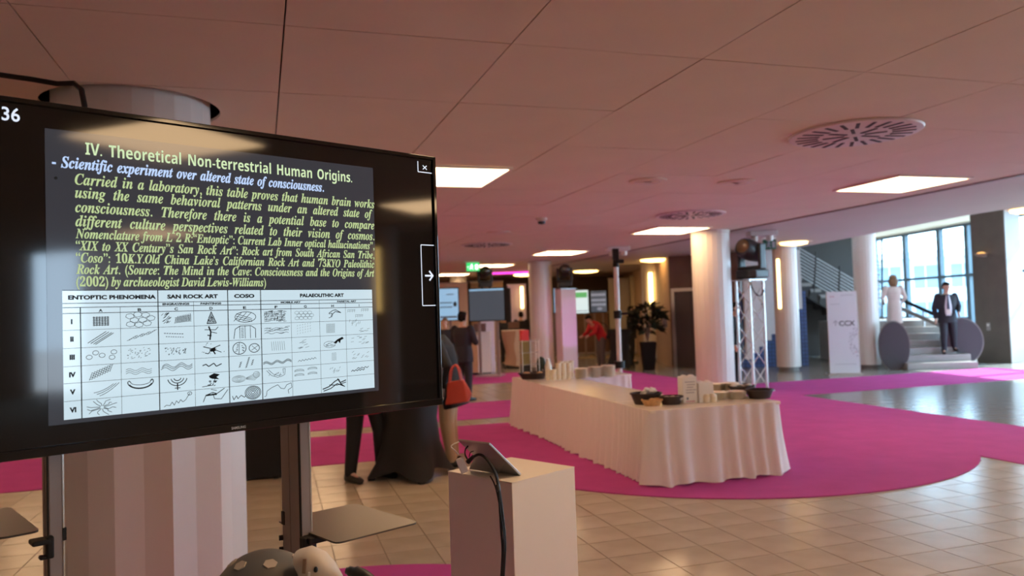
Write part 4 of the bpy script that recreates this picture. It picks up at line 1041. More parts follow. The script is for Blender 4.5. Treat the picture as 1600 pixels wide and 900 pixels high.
# the cheeks show their broad rounded ends to the hall: thick discs set across the stairs
def cheek_disc(px, py, w_px, h_px, Y, lab, rz):
    p = at(px, py, Y=Y); rx = w_px*Y/FPX/2; rz_ = h_px*Y/FPX/2
    o = empty('stair_cheek', (p.x, Y, 0), rz, lab, 'stair cheek', 'grey stair cheeks'); c_ = max(p.z, rz_*.85)
    P = []
    for i in range(40):
        a_ = 2*PI*i/40; P.append((rx*math.cos(a_), max(.0, c_+rz_*math.sin(a_))))
    Q = [(x*1.06, max(0, c_+(z-c_)*1.05)) for x, z in P]
    MB().prism_xz(P, -.03, .16).build('panel', 'disc_grey', o); MB().prism_xz(Q, .0, .13).build('rim', 'disc_rim', o)
cheek_disc(1397, 541, 43, 76, 18.75, 'grey round stair cheek left of the low stairs beside the white column', -.38)
cheek_disc(1503, 533, 56, 70, 18.95, 'grey round stair cheek right of the low stairs behind the man in the suit', -.38)
hr_ = empty('handrail', SP, SA, 'pale handrail with dark top rising beside the low stairs', 'handrail')
MB().tube([(SWD-.12, .9, 1.05), (SWD-.75, 3.0, 1.75)], .05, 8).build('rail', 'black', hr_, True)
MB().tube([(SWD-.14, .88, .85), (SWD-.77, 2.98, 1.50)], .06, 8).build('lower_rail', 'disc_rim', hr_, True)
for t in (0, .5, 1): MB().cyl((SWD-.13-.63*t, .9+2.1*t, .40+.70*t), (SWD-.13-.63*t, .9+2.1*t, 1.05+.70*t), .03, n=8).build('baluster', 'rail', hr_)
# upper flight rising to the left behind the columns
uf = empty('upper_staircase', (10.55, 23.4, 0), 0, 'grey upper stair flight with white bar railing rising to the left', 'stairs')
for k in range(11):
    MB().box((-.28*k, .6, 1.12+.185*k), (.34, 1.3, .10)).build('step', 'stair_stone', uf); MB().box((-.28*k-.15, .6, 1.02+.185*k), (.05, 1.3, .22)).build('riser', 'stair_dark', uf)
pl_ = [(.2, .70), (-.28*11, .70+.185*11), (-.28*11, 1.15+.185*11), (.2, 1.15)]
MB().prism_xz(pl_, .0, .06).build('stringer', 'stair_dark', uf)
for k in range(9):
    z0 = 1.35+.105*k; MB().tube([(.15, -.03, z0-.1), (-.28*11, -.03, z0-.1+.185*11)], .018, 6).build('rail_bar', 'rail', uf, True)
for k in range(5): x = -.05-.7*k; MB().cyl((x, -.03, 1.0+.66*-x), (x+.12, -.03, 2.25+.66*-x), .03, n=8).build('rail_post', 'stair_dark', uf)
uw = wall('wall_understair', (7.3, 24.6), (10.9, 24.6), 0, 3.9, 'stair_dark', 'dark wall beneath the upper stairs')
up2 = empty('upper_railing', (10.2, 23.0, 0), 0, 'white bar railing of the flight in front of the tall windows', 'railing')
for k in range(10): MB().tube([(.0, 0, 2.0+.14*k), (.75, 0, 1.45+.14*k)], .018, 6).build('rail_bar', 'rail', up2, True)
for x in (.05, .7): MB().cyl((x, 0, 0), (x+.15, 0, 3.5), .03, n=8).build('rail_post', 'stair_dark', up2)

# glazed front, aligned along the right side of the hall
G0 = Vector((12.85, 29.5, 0)); G1 = Vector((17.6, -10.3, 0)); GD = (G1-G0).normalized(); GL = (G1-G0).length; GA = math.atan2(GD.y, GD.x)
def gpar(px):   # parameter along the glazing for an image column
    d_ = CAM_R @ Vector(((px-800)/FPX, -(450-450)/FPX, -1)); # ray in plan
    # solve s: (G0 + GD*s) x d = 0
    return (G0.y*d_.x - G0.x*d_.y)/(GD.x*d_.y - GD.y*d_.x)
cuts = [0, gpar(1370), gpar(1418), gpar(1472), gpar(1516)]
last = cuts[-1]
while last + 2.6 < GL: last += 2.6; cuts.append(last)
cuts.append(GL)
ZT = 3.9; NWIN = next(i for i, c_ in enumerate(cuts) if (G0+GD*c_).y < 9.5)
for i in range(NWIN):
    s0, s1 = cuts[i], cuts[i+1]; zb = 1.05 if s1 < cuts[4]+.1 else .25
    P = G0 + GD*s0; wn = empty('window_%d' % (i+1), (P.x, P.y, 0), GA, 'tall blue-framed window bay of the glazed front'); wn['kind'] = 'structure'
    w_ = s1-s0; zm = 2.35
    MB().box((w_/2, 0, (zb+zm)/2), (w_-.1, .02, zm-zb-.06)).build('pane', 'glass', wn); MB().box((w_/2, 0, (ZT+zm)/2), (w_-.1, .02, ZT-zm-.06)).build('pane', 'glass', wn)
    MB().box((0, 0, (zb+ZT)/2), (.16, .14, ZT-zb)).build('mullion', 'frame_blue', wn); MB().box((w_/2, 0, zm), (w_, .12, .08)).build('transom', 'frame_blue', wn)
    MB().box((w_/2, 0, ZT-.04), (w_, .14, .08)).build('head_bar', 'frame_blue', wn); MB().box((w_/2, 0, zb+.03), (w_, .2, .06)).build('sill', 'frame_blue', wn)
wall('wall_right', tuple((G0+GD*cuts[NWIN])[:2]), (G1.x, G1.y), 0, 3.92, 'warm_wall', 'solid wall right of the viewer', .2)
wall('wall_window', (G0.x, G0.y), tuple((G0+GD*cuts[NWIN])[:2]), 0, .25, 'stone_light', 'low plinth under the glazed front', .15)
wall('wall_window_2', (G0.x, G0.y), tuple((G0+GD*cuts[4])[:2]), .25, 1.05, 'stone_light', 'parapet below the stair hall windows', .15)
# dark stone pier
pa, pb = at(1527, 566, 0), at(1562, 567, 0)
PRZ = math.radians(-60)
pr = empty('stone_pier', (pa.x, pa.y, 0), PRZ, 'dark stone pier right of the low stairs with a glowing sconce', 'pier')
MB().box((.41, .37, 1.955), (.82, .74, 3.91)).build('shaft', 'stone_dark', pr); MB().box((.832, .37, 1.955), (.02, .72, 3.90)).build('painted_lit_flank', 'stone_light', pr)  # thin paler sheet: window light on this flank put into the stone colour
PM = Matrix.LocRotScale(Vector((pa.x, pa.y, 0)), Euler((0, 0, PRZ)), None)
so = empty('wall_sconce', PM @ Vector((.33, 0, 2.75)), PRZ, 'small orange half-bowl wall sconce on the dark stone pier', 'wall light')
MB().lathe([(0, -.06), (.10, -.03), (.16, .03), (.14, .03), (.08, -.01), (0, -.03)][::-1], 20, c=(0, -.162, 0)).build('bowl', 'wood_wall', so, True); MB().ell((0, -.162, .02), (.11, .11, .05)).build('bulb', 'sconce', so, True)
MB().box((0, -.012, 0), (.1, .024, .1)).build('back_plate', 'steel', so)
o = empty('switch_plate', PM @ Vector((.33, 0, .92)), PRZ, 'small pale switch plate on the dark stone pier', 'switch plate'); MB().box((0, -.01, 0), (.09, .02, .2)).build('plate', 'disc_rim', o, bevel=.004); MB().box((0, -.022, .04), (.05, .01, .05)).build('rocker', 'paper', o)

# standing banner
bp = at(1320, 585, 0)
bn = empty('standing_banner', bp, math.radians(-12), 'white standing banner with small lettering left of the white column', 'banner')
BW, BH = .64, 1.88
MB().box((0, 0, BH/2+.03), (BW, .07, BH)).build('panel', 'banner', bn, bevel=.005); MB().box((0, .05, .015), (BW+.1, .36, .03)).build('base', 'steel', bn); MB().box((BW/2+.02, .04, BH/2), (.03, .05, BH*.98)).build('side_profile', 'steel', bn)
def btext(body, x, z, size, m, off=.001):
    me = text_mesh(body, size, off)
    for v in me.vertices: v.co = (x+v.co.x, -.0375, z+v.co.y)
    me.materials.append(MATS[m]); o = bpy.data.objects.new('lettering', me); COL.objects.link(o); o.parent = bn
btext('CCX', -.085, 1.12, .16, 'banner_ink', .003); btext('↑', -.23, 1.12, .18, 'banner_grey'); btext('▪▪▪', -.26, 1.78, .06, 'banner_pink'); btext('▪━━━━', -.02, 1.80, .06, 'banner_grey'); btext('━━━━', -.25, 1.60, .05, 'banner_grey'); btext('· ━━━━━━━━━', -.22, .22, .05, 'banner_grey')
R = random.Random(3); dots = MB(); dp = MB()
for i in range(90):
    a_ = R.uniform(PI*.5, PI*1.5); rr = R.uniform(.5, 1)*.36; x, z = BW/2+.01+rr*.62*math.cos(a_), .75+rr*math.sin(a_); s_ = R.uniform(.008, .022)
    if x > BW/2-.02: continue
    (dp if z < .62 and i % 3 == 0 else dots).box((x, -.0365, z), (s_, .002, s_*R.uniform(.5, 1.5)))
dots.build('dot_emblem', 'banner_grey', bn); dp.build('dot_emblem', 'banner_pink', bn)

# exterior seen through the glazing
ex = MB().prism([(13, 60), (60, 60), (60, -40), (18.5, -40)], -.3, -.15).build('ground_outside', 'pavement'); tag(ex, 'pavement outside the glazed front', None, None, 'structure')
fb = empty('neighbour_building', (26, 46, 0), math.radians(-35), 'pale balconied building outside the stair hall windows', 'building')
MB().box((0, 0, 2.2), (20, 4, 4.6)).build('wall', 'facade', fb)
for k in range(10):
    for z in (.9, 3.0):
        w0 = MB().box((-8.6+1.9*k, -2.02, z), (1.2, .06, 1.3)).build('window', 'facade_dark', fb); MB().box((-8.6+1.9*k, -2.06, z), (.06, .04, 1.3)).build('mullion', 'facade', w0)
MB().box((0, -2.5, 4.2), (20, 1.0, .25)).build('balcony_slab', 'facade', fb)
for k in range(21): MB().cyl((-9.8+.98*k, -2.95, 4.3), (-9.8+.98*k, -2.95, 5.2), .03, n=6).build('balcony_post', 'facade_dark', fb)
MB().box((0, -2.95, 5.2), (20, .06, .06)).build('balcony_rail', 'facade_dark', fb)

# ================================================================== BACKGROUND BOOTHS
def kiosk(px, py, Y, w_, h_, lab, style):
    p = at(px, py, Y=Y); o = empty('kiosk_counter', (p.x, Y, 0), math.radians(12), lab, 'counter', 'kiosk counters')
    if style == 0:
        P = [(-w_*.5, .1), (-w_*.18, -.16), (w_*.42, -.16), (w_*.5, -.02), (w_*.42, .30), (-w_*.42, .30)]
        MB().prism(P, .06, h_).build('body', 'kiosk', o); MB().prism([(x*1.03, y*1.05) for x, y in P], h_, h_+.03).build('top', 'kiosk', o); MB().prism([(x*.95, y*.95) for x, y in P], 0, .06).build('plinth', 'black', o)
        MB().add([(-w_*.505, .095, .07), (-w_*.185, -.166, .07), (-w_*.185, -.166, h_-.005), (-w_*.505, .095, h_-.005)], [(0, 1, 2, 3)]).build('painted_lit_side', 'kiosk_lit_tint', o)  # sheet over one flank whose warmer colour paints the light there
    else:
        rows = []
        for k in range(12): h = k/11; rows.append(((0.05*math.sin(h*5), 0, .05+h*(h_-.08)), w_*.5*(1-.08*math.sin(h*PI)), .24))
        MB().loft(rows, n=28, p=3.5).build('body', 'kiosk_wood', o, True); MB().box((0, 0, h_-.015), (w_*1.04, .52, .03)).build('top', 'kiosk', o, bevel=.01); MB().box((0, 0, .025), (w_*.95, .45, .05)).build('plinth', 'black', o)
        MB().loft([((.12+.03*math.sin(k), -.02, .06+k*(h_-.1)/8), w_*.36, .235) for k in range(9)], n=24, p=3.5).build('front_panel', 'kiosk', o, True)
    lt = empty('laptop', (p.x-.02, Y, h_+.03), math.radians(190), 'open laptop on the %s' % ('white hexagonal counter' if style == 0 else 'curved wooden counter'), 'laptop')
    MB().box((0, 0, .01), (.34, .24, .018)).build('keyboard_deck', 'dark_plastic', lt); MB().box((0, .13, .12), (.34, .012, .22), (-.25, 0, 0)).build('lid', 'wood_wall', lt)
kiosk(752, 585, 21.4, .60, 1.15, 'white hexagonal counter right of the man with the dark back', 0)
kiosk(805, 574, 23.6, .66, 1.15, 'curved wooden counter left of the white column', 1)
def display(px0, px1, py0, py1, Y, rz, m, lab, stand=True, name='display_screen'):
    a_ = at(px0, py0, Y=Y); b_ = at(px1, py1, Y=Y); w_ = (b_.x-a_.x)/math.cos(rz); h_ = a_.z-b_.z
    o = empty(name, ((a_.x+b_.x)/2, Y, b_.z), rz, lab, 'display')
    MB().box((0, .03, h_/2), (w_, .06, h_)).build('housing', 'black', o, bevel=.005); s_ = MB().box((0, -.002, h_/2), (w_-.05, .004, h_-.05)).build('screen', m, o)
    if stand:
        for sx in (-.25, .25): MB().box((sx*w_, .10, h_*.3-b_.z*.5), (.07, .05, b_.z+h_*.6)).build('post', 'alu', o)
        MB().box((0, .10, -b_.z+.02), (w_*.7, .6, .04)).build('base', 'steel', o)
    return o, s_, w_, h_
d1 = display(731, 790, 451, 501, 20.6, math.radians(-14), 'screen_dark', 'dark display screen on a stand above the white counter')
MB().box((0, -.005, d1[3]-.045), (d1[2]-.07, .002, .045)).build('title_bar', 'screen_blue', d1[1])
MB().box((d1[2]/2+.07, .06, d1[3]*.46), (.12, .14, d1[3]*1.02)).build('side_speaker', 'black', d1[0])
d2 = display(660, 718, 451, 501, 20.9, math.radians(8), 'screen_blue', 'pale blue display screen beside the right edge of the big television')
for z in (.55, .42): MB().box((.06, -.005, d2[3]*z), (.5, .002, .03)).build('printed_line', 'facade_dark', d2[1])
MB().ell((.38, -.005, d2[3]*.5), (.05, .002, .07)).build('emblem', 'frame_blue', d2[1]); MB().box((.25, -.005, d2[3]*.8), (.2, .002, .025)).build('printed_line', 'facade_dark', d2[1]); MB().box((.05, -.005, d2[3]*.12), (.75, .002, .05)).build('printed_line', 'facade_dark', d2[1])
d3 = display(892, 921, 453, 490, 28.5, 0, 'screen_white', 'white display with a green header band right of the pink-lit post', True)
MB().box((0, -.005, d3[3]*.78), (d3[2]*.8, .002, d3[3]*.22)).build('header_band', 'screen_green', d3[1]); MB().box((0, -.005, d3[3]*.12), (d3[2]*.8, .002, d3[3]*.03)).build('printed_line', 'screen_grey', d3[1])
d4 = display(921.5, 949, 454, 488, 28.5, 0, 'screen_dark', 'dark display with grey bands right of the white and green one', True)
for z in (.80, .56, .36): MB().box((0, -.005, d4[3]*z), (d4[2]*.85, .002, d4[3]*.11)).build('text_band', 'screen_grey', d4[1])
MB().ell((.03, -.005, d4[3]*.17), (.10, .002, .06)).build('emblem', 'screen_grey', d4[1])
d5 = display(864, 870, 450, 490, 28.2, 0, 'screen_blue', 'narrow blue slice of a display between column and lit post', True)
moving_head((at(758, 446, Y=22.2).x, 22.2, at(758, 449, Y=22.2).z), .2, 'black moving head light above the dark display screen', .3, 1.1)
mh = at(758, 449, Y=22.2); po2 = empty('covered_post', (mh.x, 22.2, 0), .2, 'post hidden behind the dark display screen', 'post'); MB().box((0, 0, mh.z/2-.03), (.4, .4, mh.z-.05)).build('cover', 'lit_post', po2, bevel=.02)
# light partitions of the booths at the far end
def part(px0, px1, py0, Y, m, lab, rz=0):
    a_ = at(px0, py0, Y=Y); b_ = at(px1, py0, Y=Y); o = empty('partition_panel', ((a_.x+b_.x)/2, Y, 0), rz, lab, 'partition', 'booth partitions')
    MB().box((0, 0, a_.z/2), (b_.x-a_.x, .08, a_.z)).build('board', m, o); MB().box((0, 0, .04), (b_.x-a_.x+.05, .14, .08)).build('base_rail', 'steel', o); MB().box((0, 0, a_.z+.02), (b_.x-a_.x+.04, .1, .04)).build('top_rail', 'steel', o)
part(793, 821, 446, 26.5, 'lit_post', 'lilac partition panel behind the dark display screen')
part(686, 730, 444, 27.0, 'cream', 'cream partition panel behind the pale blue display')
part(735, 786, 442, 30.0, 'warm_wall', 'beige partition behind the white counter')
part(950, 982, 436, 30.5, 'stair_white', 'white partition behind the woman in red')
part(984, 1003, 432, 29.5, 'cream', 'cream partition behind the plant')
part(1016, 1040, 415, 26.6, 'warm_wall', 'beige wall panel behind the glowing strip')
part(868, 950, 491, 29.6, 'wood_wall', 'low brown partition under the far displays')
# cocktail table with stretch cover
ct = empty('cocktail_table', (-1.10, 8.10, 0), .35, 'tall cocktail table in a black stretch cover between two standing people', 'table')
P = []; n = 48; rows = [(1.10, .35, 0), (1.06, .35, 0), (.9, .31, .03), (.6, .27, .08), (.35, .285, .25), (.15, .33, .5), (.02, .375, .8)]
v = []; f = []
for z, r, k in rows:
    for i in range(n): a_ = 2*PI*i/n; q = 1 + k*(.30*math.cos(4*a_)) ; v.append((r*q*math.cos(a_), r*q*math.sin(a_), z + (k*.05*(1-math.cos(4*a_)))))
for k in range(len(rows)-1):
    for i in range(n): f.append((k*n+i, (k+1)*n+i, (k+1)*n+(i+1)%n, k*n+(i+1)%n))
MB().add(v, f).build('stretch_cover', 'black_matte', ct, True); MB().lathe([(0, 1.085), (.35, 1.085), (.352, 1.105), (0, 1.106)], 32).build('top', 'black_matte', ct, True)
for k in range(4): a_ = PI/2*k; MB().lathe([(0, 0), (.04, 0), (.04, .02), (0, .022)], 12, (.42*math.cos(a_), .42*math.sin(a_), 0)).build('foot', 'black', ct)
MB().cyl((0, 0, .02), (0, 0, 1.08), .03, n=10).build('column', 'steel', ct)
ct2 = copy_tree(ct); p = at(967, 570, Y=22.2); ct2.location = (p.x+.05, 22.2, 0); tag(ct2, 'distant black covered cocktail table behind the white light stand', 'table'); 
# black speaker cabinet behind the stand
sb = empty('speaker_cabinet', (-2.74, 8.35, 0), math.radians(14), 'black floor cabinet between the column and the stand post', 'speaker')
MB().box((0, 0, .62), (.42, .45, 1.2)).build('cabinet', 'black', sb, bevel=.01); MB().box((.225, 0, .62), (.02, .46, 1.2)).build('edge_trim', 'alu', sb)
for sx in (-.15, .15): MB().cyl((sx, -.18, 0), (sx, -.18, .03), .025, n=10).build('caster', 'dark_plastic', sb)

# potted plant
pp = at(1014, 578, 0); pt = empty('potted_plant', (pp.x, pp.y, 0), 0, 'leafy dark plant in a tall tapered brown pot', 'plant')
MB().add([(-.14,-.14,0),(.14,-.14,0),(.14,.14,0),(-.14,.14,0),(-.20,-.20,.76),(.20,-.20,.76),(.20,.20,.76),(-.20,.20,.76)], [(3,2,1,0),(0,1,5,4),(1,2,6,5),(2,3,7,6),(3,0,4,7),(4,5,6,7)]).build('pot', 'pot', pt)
MB().box((0, 0, .755), (.38, .38, .02)).build('soil', 'soil', pt)
stm = MB(); R = random.Random(8); tips = []
for k in range(9):
    a_ = 2*PI*k/9; r_ = R.uniform(.1, .38); z1 = R.uniform(1.25, 1.75); tip = (r_*math.cos(a_), r_*math.sin(a_), z1); tips.append(tip); stm.tube(smooth_path([(0, 0, .76), (r_*.3*math.cos(a_), r_*.3*math.sin(a_), 1.05), tip], 3), .012, 6)
stm.build('stem', 'wood_wall', pt, True)
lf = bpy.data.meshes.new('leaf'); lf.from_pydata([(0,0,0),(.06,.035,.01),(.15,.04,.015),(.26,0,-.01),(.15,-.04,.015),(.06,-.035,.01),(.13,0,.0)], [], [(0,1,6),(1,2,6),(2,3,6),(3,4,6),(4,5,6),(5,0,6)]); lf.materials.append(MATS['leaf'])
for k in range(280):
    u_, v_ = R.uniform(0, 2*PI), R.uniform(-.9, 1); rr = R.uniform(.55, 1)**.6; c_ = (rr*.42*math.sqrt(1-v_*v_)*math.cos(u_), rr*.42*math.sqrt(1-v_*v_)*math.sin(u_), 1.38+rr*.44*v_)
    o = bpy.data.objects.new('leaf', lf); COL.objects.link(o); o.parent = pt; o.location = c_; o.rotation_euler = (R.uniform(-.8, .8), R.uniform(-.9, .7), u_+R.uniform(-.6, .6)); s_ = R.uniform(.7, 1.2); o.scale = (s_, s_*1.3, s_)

# ================================================================== PEOPLE
def V(*a): return Vector(a)
DEF = dict(pelvis=(0,0,.95), chest=(0,0,1.25), neck=(0,.005,1.46), head=(0,-.015,1.615), head_rot=(0,0,0),
 sl=(.185,.01,1.405), sr=(-.185,.01,1.405), el=(.245,.03,1.12), er=(-.245,.03,1.12), wl=(.25,-.04,.88), wr=(-.25,-.04,.88),
 hl=(.09,0,.92), hr=(-.09,0,.92), kl=(.10,-.015,.50), kr=(-.10,-.015,.50), al=(.105,.02,.085), ar=(-.105,.02,.085), tl=(.13,-.15,.035), tr=(-.13,-.15,.035))
def remesh(o, vox):
    m = o.modifiers.new('remesh', 'REMESH'); m.mode = 'VOXEL'; m.voxel_size = vox; m.use_smooth_shade = True
    s_ = o.modifiers.new('smooth', 'SMOOTH'); s_.factor = .5; s_.iterations = 3
def hand(mb, wrist, elbow, side, front):
    w_ = V(*wrist); d_ = (w_-V(*elbow)).normalized(); fr = V(*front); fr = (fr-d_*fr.dot(d_)).normalized(); ac = d_.cross(fr).normalized()  # fr: across the knuckles
    mb.cap(w_, w_+d_*.075, .024, .028, 10)
    for k, (o_, L) in enumerate(((-.027, .075), (-.009, .085), (.009, .080), (.026, .062))):
        a_ = w_+d_*.07+fr*o_; b_ = a_+d_*(L*.55)+ac*(.006*side); c_ = b_+d_*(L*.4)+ac*(.022*side); mb.cap(a_, b_, .0098, .0092, 8); mb.cap(b_, c_, .0092, .0078, 8)
    a_ = w_+d_*.03-fr*.024; b_ = a_+d_*.035-fr*.026; c_ = b_+d_*.03-fr*.004+ac*(.012*side); mb.cap(a_, b_, .012, .0105, 8); mb.cap(b_, c_, .0105, .009, 8)
def torso_rings(J, k, extra=0, sh=0, dep=0):
    p, c, n = V(*J['pelvis']), V(*J['chest']), V(*J['neck']); up = (c-p)
    low = p - up.normalized()*.10
    return [(low, (.155*k)+extra, .11*k+extra+dep), (p, .168*k+extra, .12*k+extra+dep), (p.lerp(c, .38), .148*k+extra, .108*k+extra+dep), (p.lerp(c, .8), .170*k+extra, .122*k+extra+dep), (c.lerp(n, .25), .185*k+extra, .122*k+extra+dep), (c.lerp(n, .62), .175*k+extra+sh, .10*k+extra), (c.lerp(n, .90), .095*k+extra, .075*k+extra), (n, .055+extra, .055+extra)]
def person(loc, rz, lab, pose=None, H=1.75, build=1.0, outfit=None, hair='short', hairm='hair', sc=None, z=0, group=None):
    J = dict(DEF); J.update(pose or {}); of = dict(top='suit', bottom='suit', shoes='shoe'); of.update(outfit or {}); k = build
    root = empty('person', (loc[0], loc[1], z), rz, lab, 'person', group); s_ = H/1.75; root.scale = (s_, s_, s_)
    hd = V(*J['head']); HR = Euler(J['head_rot']).to_matrix()
    b = MB(); b.loft(torso_rings(J, k*.94), n=20)
    b.cap(V(*J['neck'])-V(0,0,.03), hd-V(0,0,.05), .056, .052)
    def hp(x, y, zz): return hd + HR @ V(x, y, zz)
    def hell(c_, r): 
        m_ = MB().ell((0,0,0), r, None, 16, 10); b.add([hp(*(Vector(q)+Vector(c_))) for q in m_.v], m_.f)
    hell((0, .012, .022), (.077, .096, .098)); hell((0, -.018, -.045), (.060, .070, .072)); hell((0, -.062, -.085), (.028, .022, .020))
    hell((0, -.094, -.012), (.013, .020, .024)); hell((0, -.085, .012), (.009, .012, .030)); hell((.076, .01, -.005), (.010, .018, .030)); hell((-.076, .01, -.005), (.010, .018, .030)); hell((0, -.078, .032), (.050, .014, .010))
    for q in 'lr':
        S_, E_, W_ = J['s'+q], J['e'+q], J['w'+q]; b.cap(S_, E_, .050*k, .040*k); b.cap(E_, W_, .040*k, .027)
        fr = J.get('hf'+q, (0, -1, 0)); hand(b, W_, E_, 1 if q == 'r' else -1, fr)
        Hh, K, A, T = J['h'+q], J['k'+q], J['a'+q], J['t'+q]; b.cap(Hh, K, .085*k, .055*k); b.cap(K, A, .053*k, .038); b.cap(A, V(*A).lerp(V(*T), .72), .034, .022)
    body = b.build('body', 'skin', root, True); remesh(body, .0075)
    for sx in (-1, 1):
        m_ = MB().ell(hp(.031*sx, -.083, .012), (.012, .008, .007), n=10, m=6); m_.build('eye', 'eye', root, True)
    MB().ell(hp(0, -.086, -.052), (.024, .008, .007), n=10, m=6).build('mouth', 'lip', root, True)
    # hair
    h = MB(); 
    def hh(c_, r, n=18): 
        m_ = MB().ell((0,0,0), r, None, n, 12); h.add([hp(*(Vector(q)+Vector(c_))) for q in m_.v], m_.f)
    hh((0, .030, .048), (.084, .092, .086)); hh((0, -.030, .085), (.066, .060, .042))
    hh((.060, .035, .0), (.026, .055, .055)); hh((-.060, .035, .0), (.026, .055, .055)); hh((0, .06, -.01), (.066, .052, .065))
    if hair == 'long': hh((0, .07, -.07), (.115, .065, .13)); hh((.07, .04, -.06), (.05, .06, .12)); hh((-.07, .04, -.06), (.05, .06, .12)); hh((0, .04, .05), (.10, .10, .085))
    if hair == 'bun': hh((0, .11, .03), (.045, .045, .045))
    ho = h.build('hair', hairm, root, True); remesh(ho, .010)
    # upper garment
    t = MB(); rings = torso_rings(J, k, .018, .012); p_, c_ = V(*J['pelvis']), V(*J['chest']); up = (c_-p_).normalized()
    hem = of.get('hem', .20); skirt_ = of.get('skirt_w', 1.0)
    rings = [(p_-up*hem, .178*k*skirt_+.018, .128*k*skirt_+.02)] + rings[1:-1] + [(V(*J['neck'])-V(0,0,.03), .066, .066)]
    t.loft(rings, n=24)
    sl = of.get('sleeve', .92)
    for q in 'lr':
        S_, E_, W_ = V(*J['s'+q]), V(*J['e'+q]), V(*J['w'+q]); t.cap(S_, E_, .068*k, .056*k)
        if sl > .1: t.cap(E_, E_.lerp(W_, sl), .056*k, .044)
    g_ = t.build(of.get('top_name', 'jacket'), of['top'], root, True); remesh(g_, .011)
    # trousers or bare legs
    if of['bottom']:
        r_ = MB()
        r_.loft([(p_-up*.14, .165*k, .125*k), (p_, .178*k, .132*k), (p_+up*.08, .170*k, .125*k)], n=20)
        for q in 'lr':
            Hh, K, A = V(*J['h'+q]), V(*J['k'+q]), V(*J['a'+q]); r_.cap(Hh, K, .098*k, .074*k); r_.cap(K, A.lerp(K, .02), .074*k, .062); 
        g2 = r_.build('trousers', of['bottom'], root, True); remesh(g2, .011)
    for q in 'lr':
        A, T = V(*J['a'+q]), V(*J['t'+q]); sh = MB(); d_ = (T-A); d_.z = 0; d_.normalize(); sole = A.z-.085
        sh.loft([(A-d_*.075+V(0,0,-.045), .030, .040), (A-d_*.06+V(0,0,-.043), .040, .046), (A+d_*.02+V(0,0,-.044), .044, .046), (A+d_*.12+V(0,0,-.056), .048, .034), (A+d_*.19+V(0,0,-.063), .036, .026), (A+d_*.205+V(0,0,-.066), .012, .014)], side=(d_.y, -d_.x, 0), n=16, p=2.6); sh.build('shoe', of['shoes'], root, True)
    return root, J, k
# 1 man in suit coming down the low stairs
mp = at(1483, 556, Y=18.95)
r1, J, k = person((mp.x, 18.95), math.radians(-18), 'man in dark suit and tie with badge stepping down the low stairs', dict(kr=(-.11,-.10,.50), ar=(-.12,-.10,.085), tr=(-.15,-.26,.035), kl=(.12,.0,.52), al=(.14,.10,.14), tl=(.17,-.06,.085), wl=(.22,-.16,1.0), el=(.27,.04,1.14), wr=(-.26,-.05,.86), er=(-.265,.03,1.12), head=(.01,-.03,1.612), head_rot=(.18,0,.25)), 1.76, 1.12, z=.32)
MB().loft([((0,-.158,1.42), .030, .012), ((0,-.170,1.30), .055, .012), ((0,-.172,1.15), .075, .014), ((0,-.168,1.0), .070, .012), ((0,-.166,.93), .050, .01)], n=14).build('shirt', 'shirt', r1, True)
MB().loft([((0,-.176,1.42), .018, .01), ((0,-.188,1.38), .016, .01), ((0,-.192,1.18), .030, .010), ((0,-.190,1.03), .028, .01), ((0,-.188,1.00), .006, .006)], n=10).build('tie', 'tie', r1, True)
MB().box((.0, -.20, 1.02), (.10, .006, .12)).build('badge', 'paper', r1, bevel=.003)
# 2 woman on the stairs seen from behind
wp = at(1399, 519, Y=19.65)
person((wp.x, 19.65), math.radians(168), 'blonde woman in pale beige dress climbing the low stairs, seen from behind', dict(el=(.27,.0,1.14), wl=(.22,-.14,1.05), er=(-.27,.02,1.14), wr=(-.24,-.12,1.02)), 1.68, .95, dict(top='beige_coat', top_name='dress', bottom=None, hem=.48, skirt_w=1.05, sleeve=.6), 'long', 'hair_blonde', z=.64)
# 3 man in dark suit from behind, by the booths
person((-.98, 15.0), math.radians(150), 'dark-haired man in dark suit seen from behind beside the white counter', dict(el=(.28,-.06,1.16), wl=(.14,-.26,1.20), er=(-.27,-.03,1.14), wr=(-.16,-.24,1.12)), 1.73, 1.08)
# 4 person with red bag at the cocktail table
r4, J4, _ = person((-.74, 8.62), math.radians(-95), 'person in dark coat and beige trousers at the cocktail table, cut by the television edge', dict(chest=(0,-.06,1.24), neck=(0,-.13,1.44), head=(0,-.19,1.58), sl=(.185,-.10,1.385), sr=(-.185,-.10,1.385), al=(.10,.03,.085), tl=(.11,-.14,.035), el=(.25,.03,1.13), wl=(.24,-.02,.90), er=(-.27,-.12,1.16), wr=(-.24,-.32,1.19)), 1.72, 1.15, dict(top='suit_black', top_name='coat', bottom='khaki', hem=.30), hairm='hair')
# red handbag hanging beside that person
hb = empty('handbag', (-.62, 8.30, .70), math.radians(-12), 'red leather handbag hanging beside the person in the dark coat', 'handbag')
MB().add([(-.13,-.05,0),(.12,-.05,.03),(.12,.05,.03),(-.13,.05,0),(-.10,-.025,.24),(.07,-.025,.27),(.07,.025,.27),(-.10,.025,.24),(.165,0,.12)], [(3,2,1,0),(0,1,5,4),(2,3,7,6),(3,0,4,7),(4,5,6,7),(1,8,5),(5,8,6),(6,8,2),(1,2,8)]).build('body', 'red_bag', hb, bevel=.012)
for dy in (-.03, .03): MB().tube(smooth_path([(-.08, dy, .23), (-.06, dy, .36), (-.01, dy*.5, .42), (.03, dy, .36), (.05, dy, .25)]), .009, 8).build('strap', 'red_bag', hb, True)
MB().box((-.115, 0, .12), (.02, .085, .2)).build('side_gusset', 'suit_black', hb)
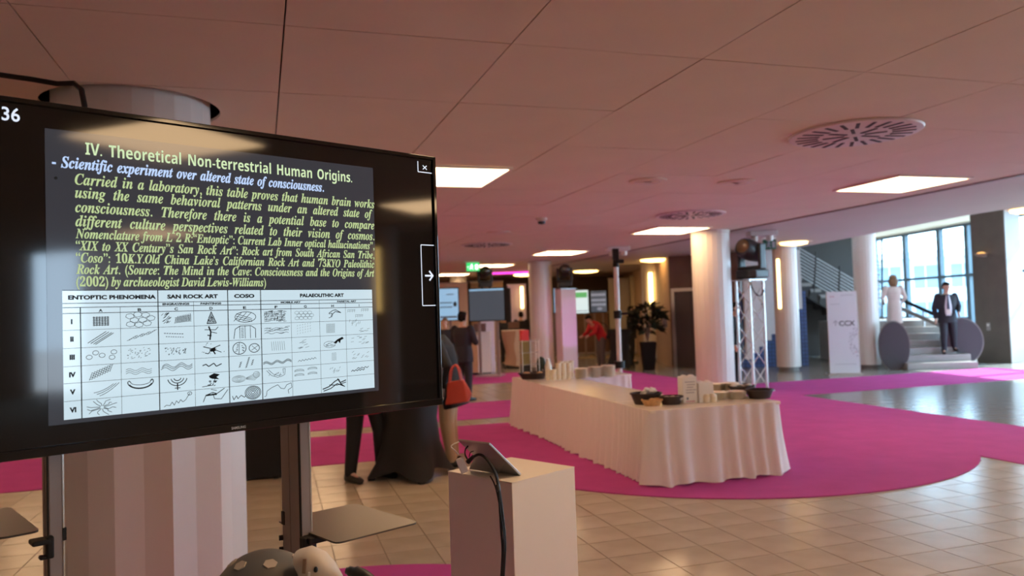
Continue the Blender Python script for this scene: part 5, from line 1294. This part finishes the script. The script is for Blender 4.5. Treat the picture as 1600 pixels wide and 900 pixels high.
# 5 person in black trousers on the left of the cocktail table
r5, J5, _ = person((-1.56, 8.0), math.radians(48), 'person in black trousers and dark red top left of the cocktail table', dict(kl=(.15,-.06,.50), al=(.19,-.02,.085), tl=(.22,-.18,.035), kr=(-.12,.02,.50), ar=(-.15,.06,.085), tr=(-.16,-.11,.035), el=(.27,-.10,1.14), wl=(.2,-.3,1.17), er=(-.27,-.06,1.15), wr=(-.2,-.28,1.17)), 1.74, 1.1, dict(top='red_top', bottom='suit_black', top_name='coat', hem=.27))
# 6 woman in red, bending forward
wp = at(936, 572, 0)
person((wp.x, 22.6), math.radians(-62), 'person in red top and grey trousers bending forward in the background', dict(pelvis=(0,.05,.95), chest=(0,-.10,1.20), neck=(0,-.27,1.34), head=(0,-.38,1.45), head_rot=(.6,0,0), sl=(.17,-.22,1.30), sr=(-.17,-.22,1.30), el=(.2,-.32,1.06), er=(-.2,-.32,1.06), wl=(.16,-.50,.98), wr=(-.16,-.50,.98), hl=(.09,.05,.92), hr=(-.09,.05,.92)), 1.70, 1.1, dict(top='red_top', bottom='grey_trousers', top_name='sweater', hem=.10), hairm='hair')
wb_ = empty('shoulder_bag', (wp.x+.30, 22.35, .82), .2, 'small dark shoulder bag with white patches on the person in red', 'bag')
MB().box((0, 0, .12), (.26, .12, .26), (0, .3, 0)).build('body', 'denim', wb_, bevel=.03); MB().ell((-.02, -.062, .16), (.09, .01, .05), (0, .5, 0)).build('patch', 'shirt', wb_); MB().tube(smooth_path([(-.1, 0, .24), (-.16, 0, .42), (-.30, 0, .50)]), .012, 8).build('strap', 'denim', wb_, True); MB().box((.10, 0, -.06), (.12, .08, .22), (0, -.2, 0)).build('tassel', 'red_top', wb_, bevel=.02)
# 7 person in black beside the plant
pp7 = at(990, 553, 0); person((at(988, 553, Y=24).x, 24.0), math.radians(80), 'person all in black standing left of the potted plant', dict(el=(.25,-.08,1.2), wl=(.2,-.3,1.3), er=(-.25,-.05,1.2), wr=(-.2,-.28,1.25)), 1.78, 1.05, dict(top='suit_black', bottom='suit_black'))
# 8, 9 people behind the counters
person((at(790, 560, Y=25.2).x, 25.2), math.radians(30), 'person in dark suit behind the curved counter, nearer the dark display', dict(el=(.26,-.05,1.14), wl=(.2,-.2,1.0)), 1.66, 1.12, dict(top='suit_black', bottom='suit_black'))
person((at(816, 560, Y=25.6).x, 25.6), math.radians(190), 'person in black jacket directly left of the white column', None, 1.72, 1.1, dict(top='suit_black', bottom='suit_black'), hairm='hair')
# 10 person behind the truss tower
person((at(1153, 600, Y=16.0).x, 16.0), math.radians(60), 'person in black standing between the thick column and the truss tower', None, 1.74, 1.0, dict(top='suit_black', bottom='suit_black'))
# 11 head seen beyond the man at the booths
person((at(697, 560, Y=19).x, 19.0), math.radians(-20), 'far person in dark clothes below the pale blue display', None, 1.6, 1.0, dict(top='suit', bottom='suit'), hairm='hair_blonde')
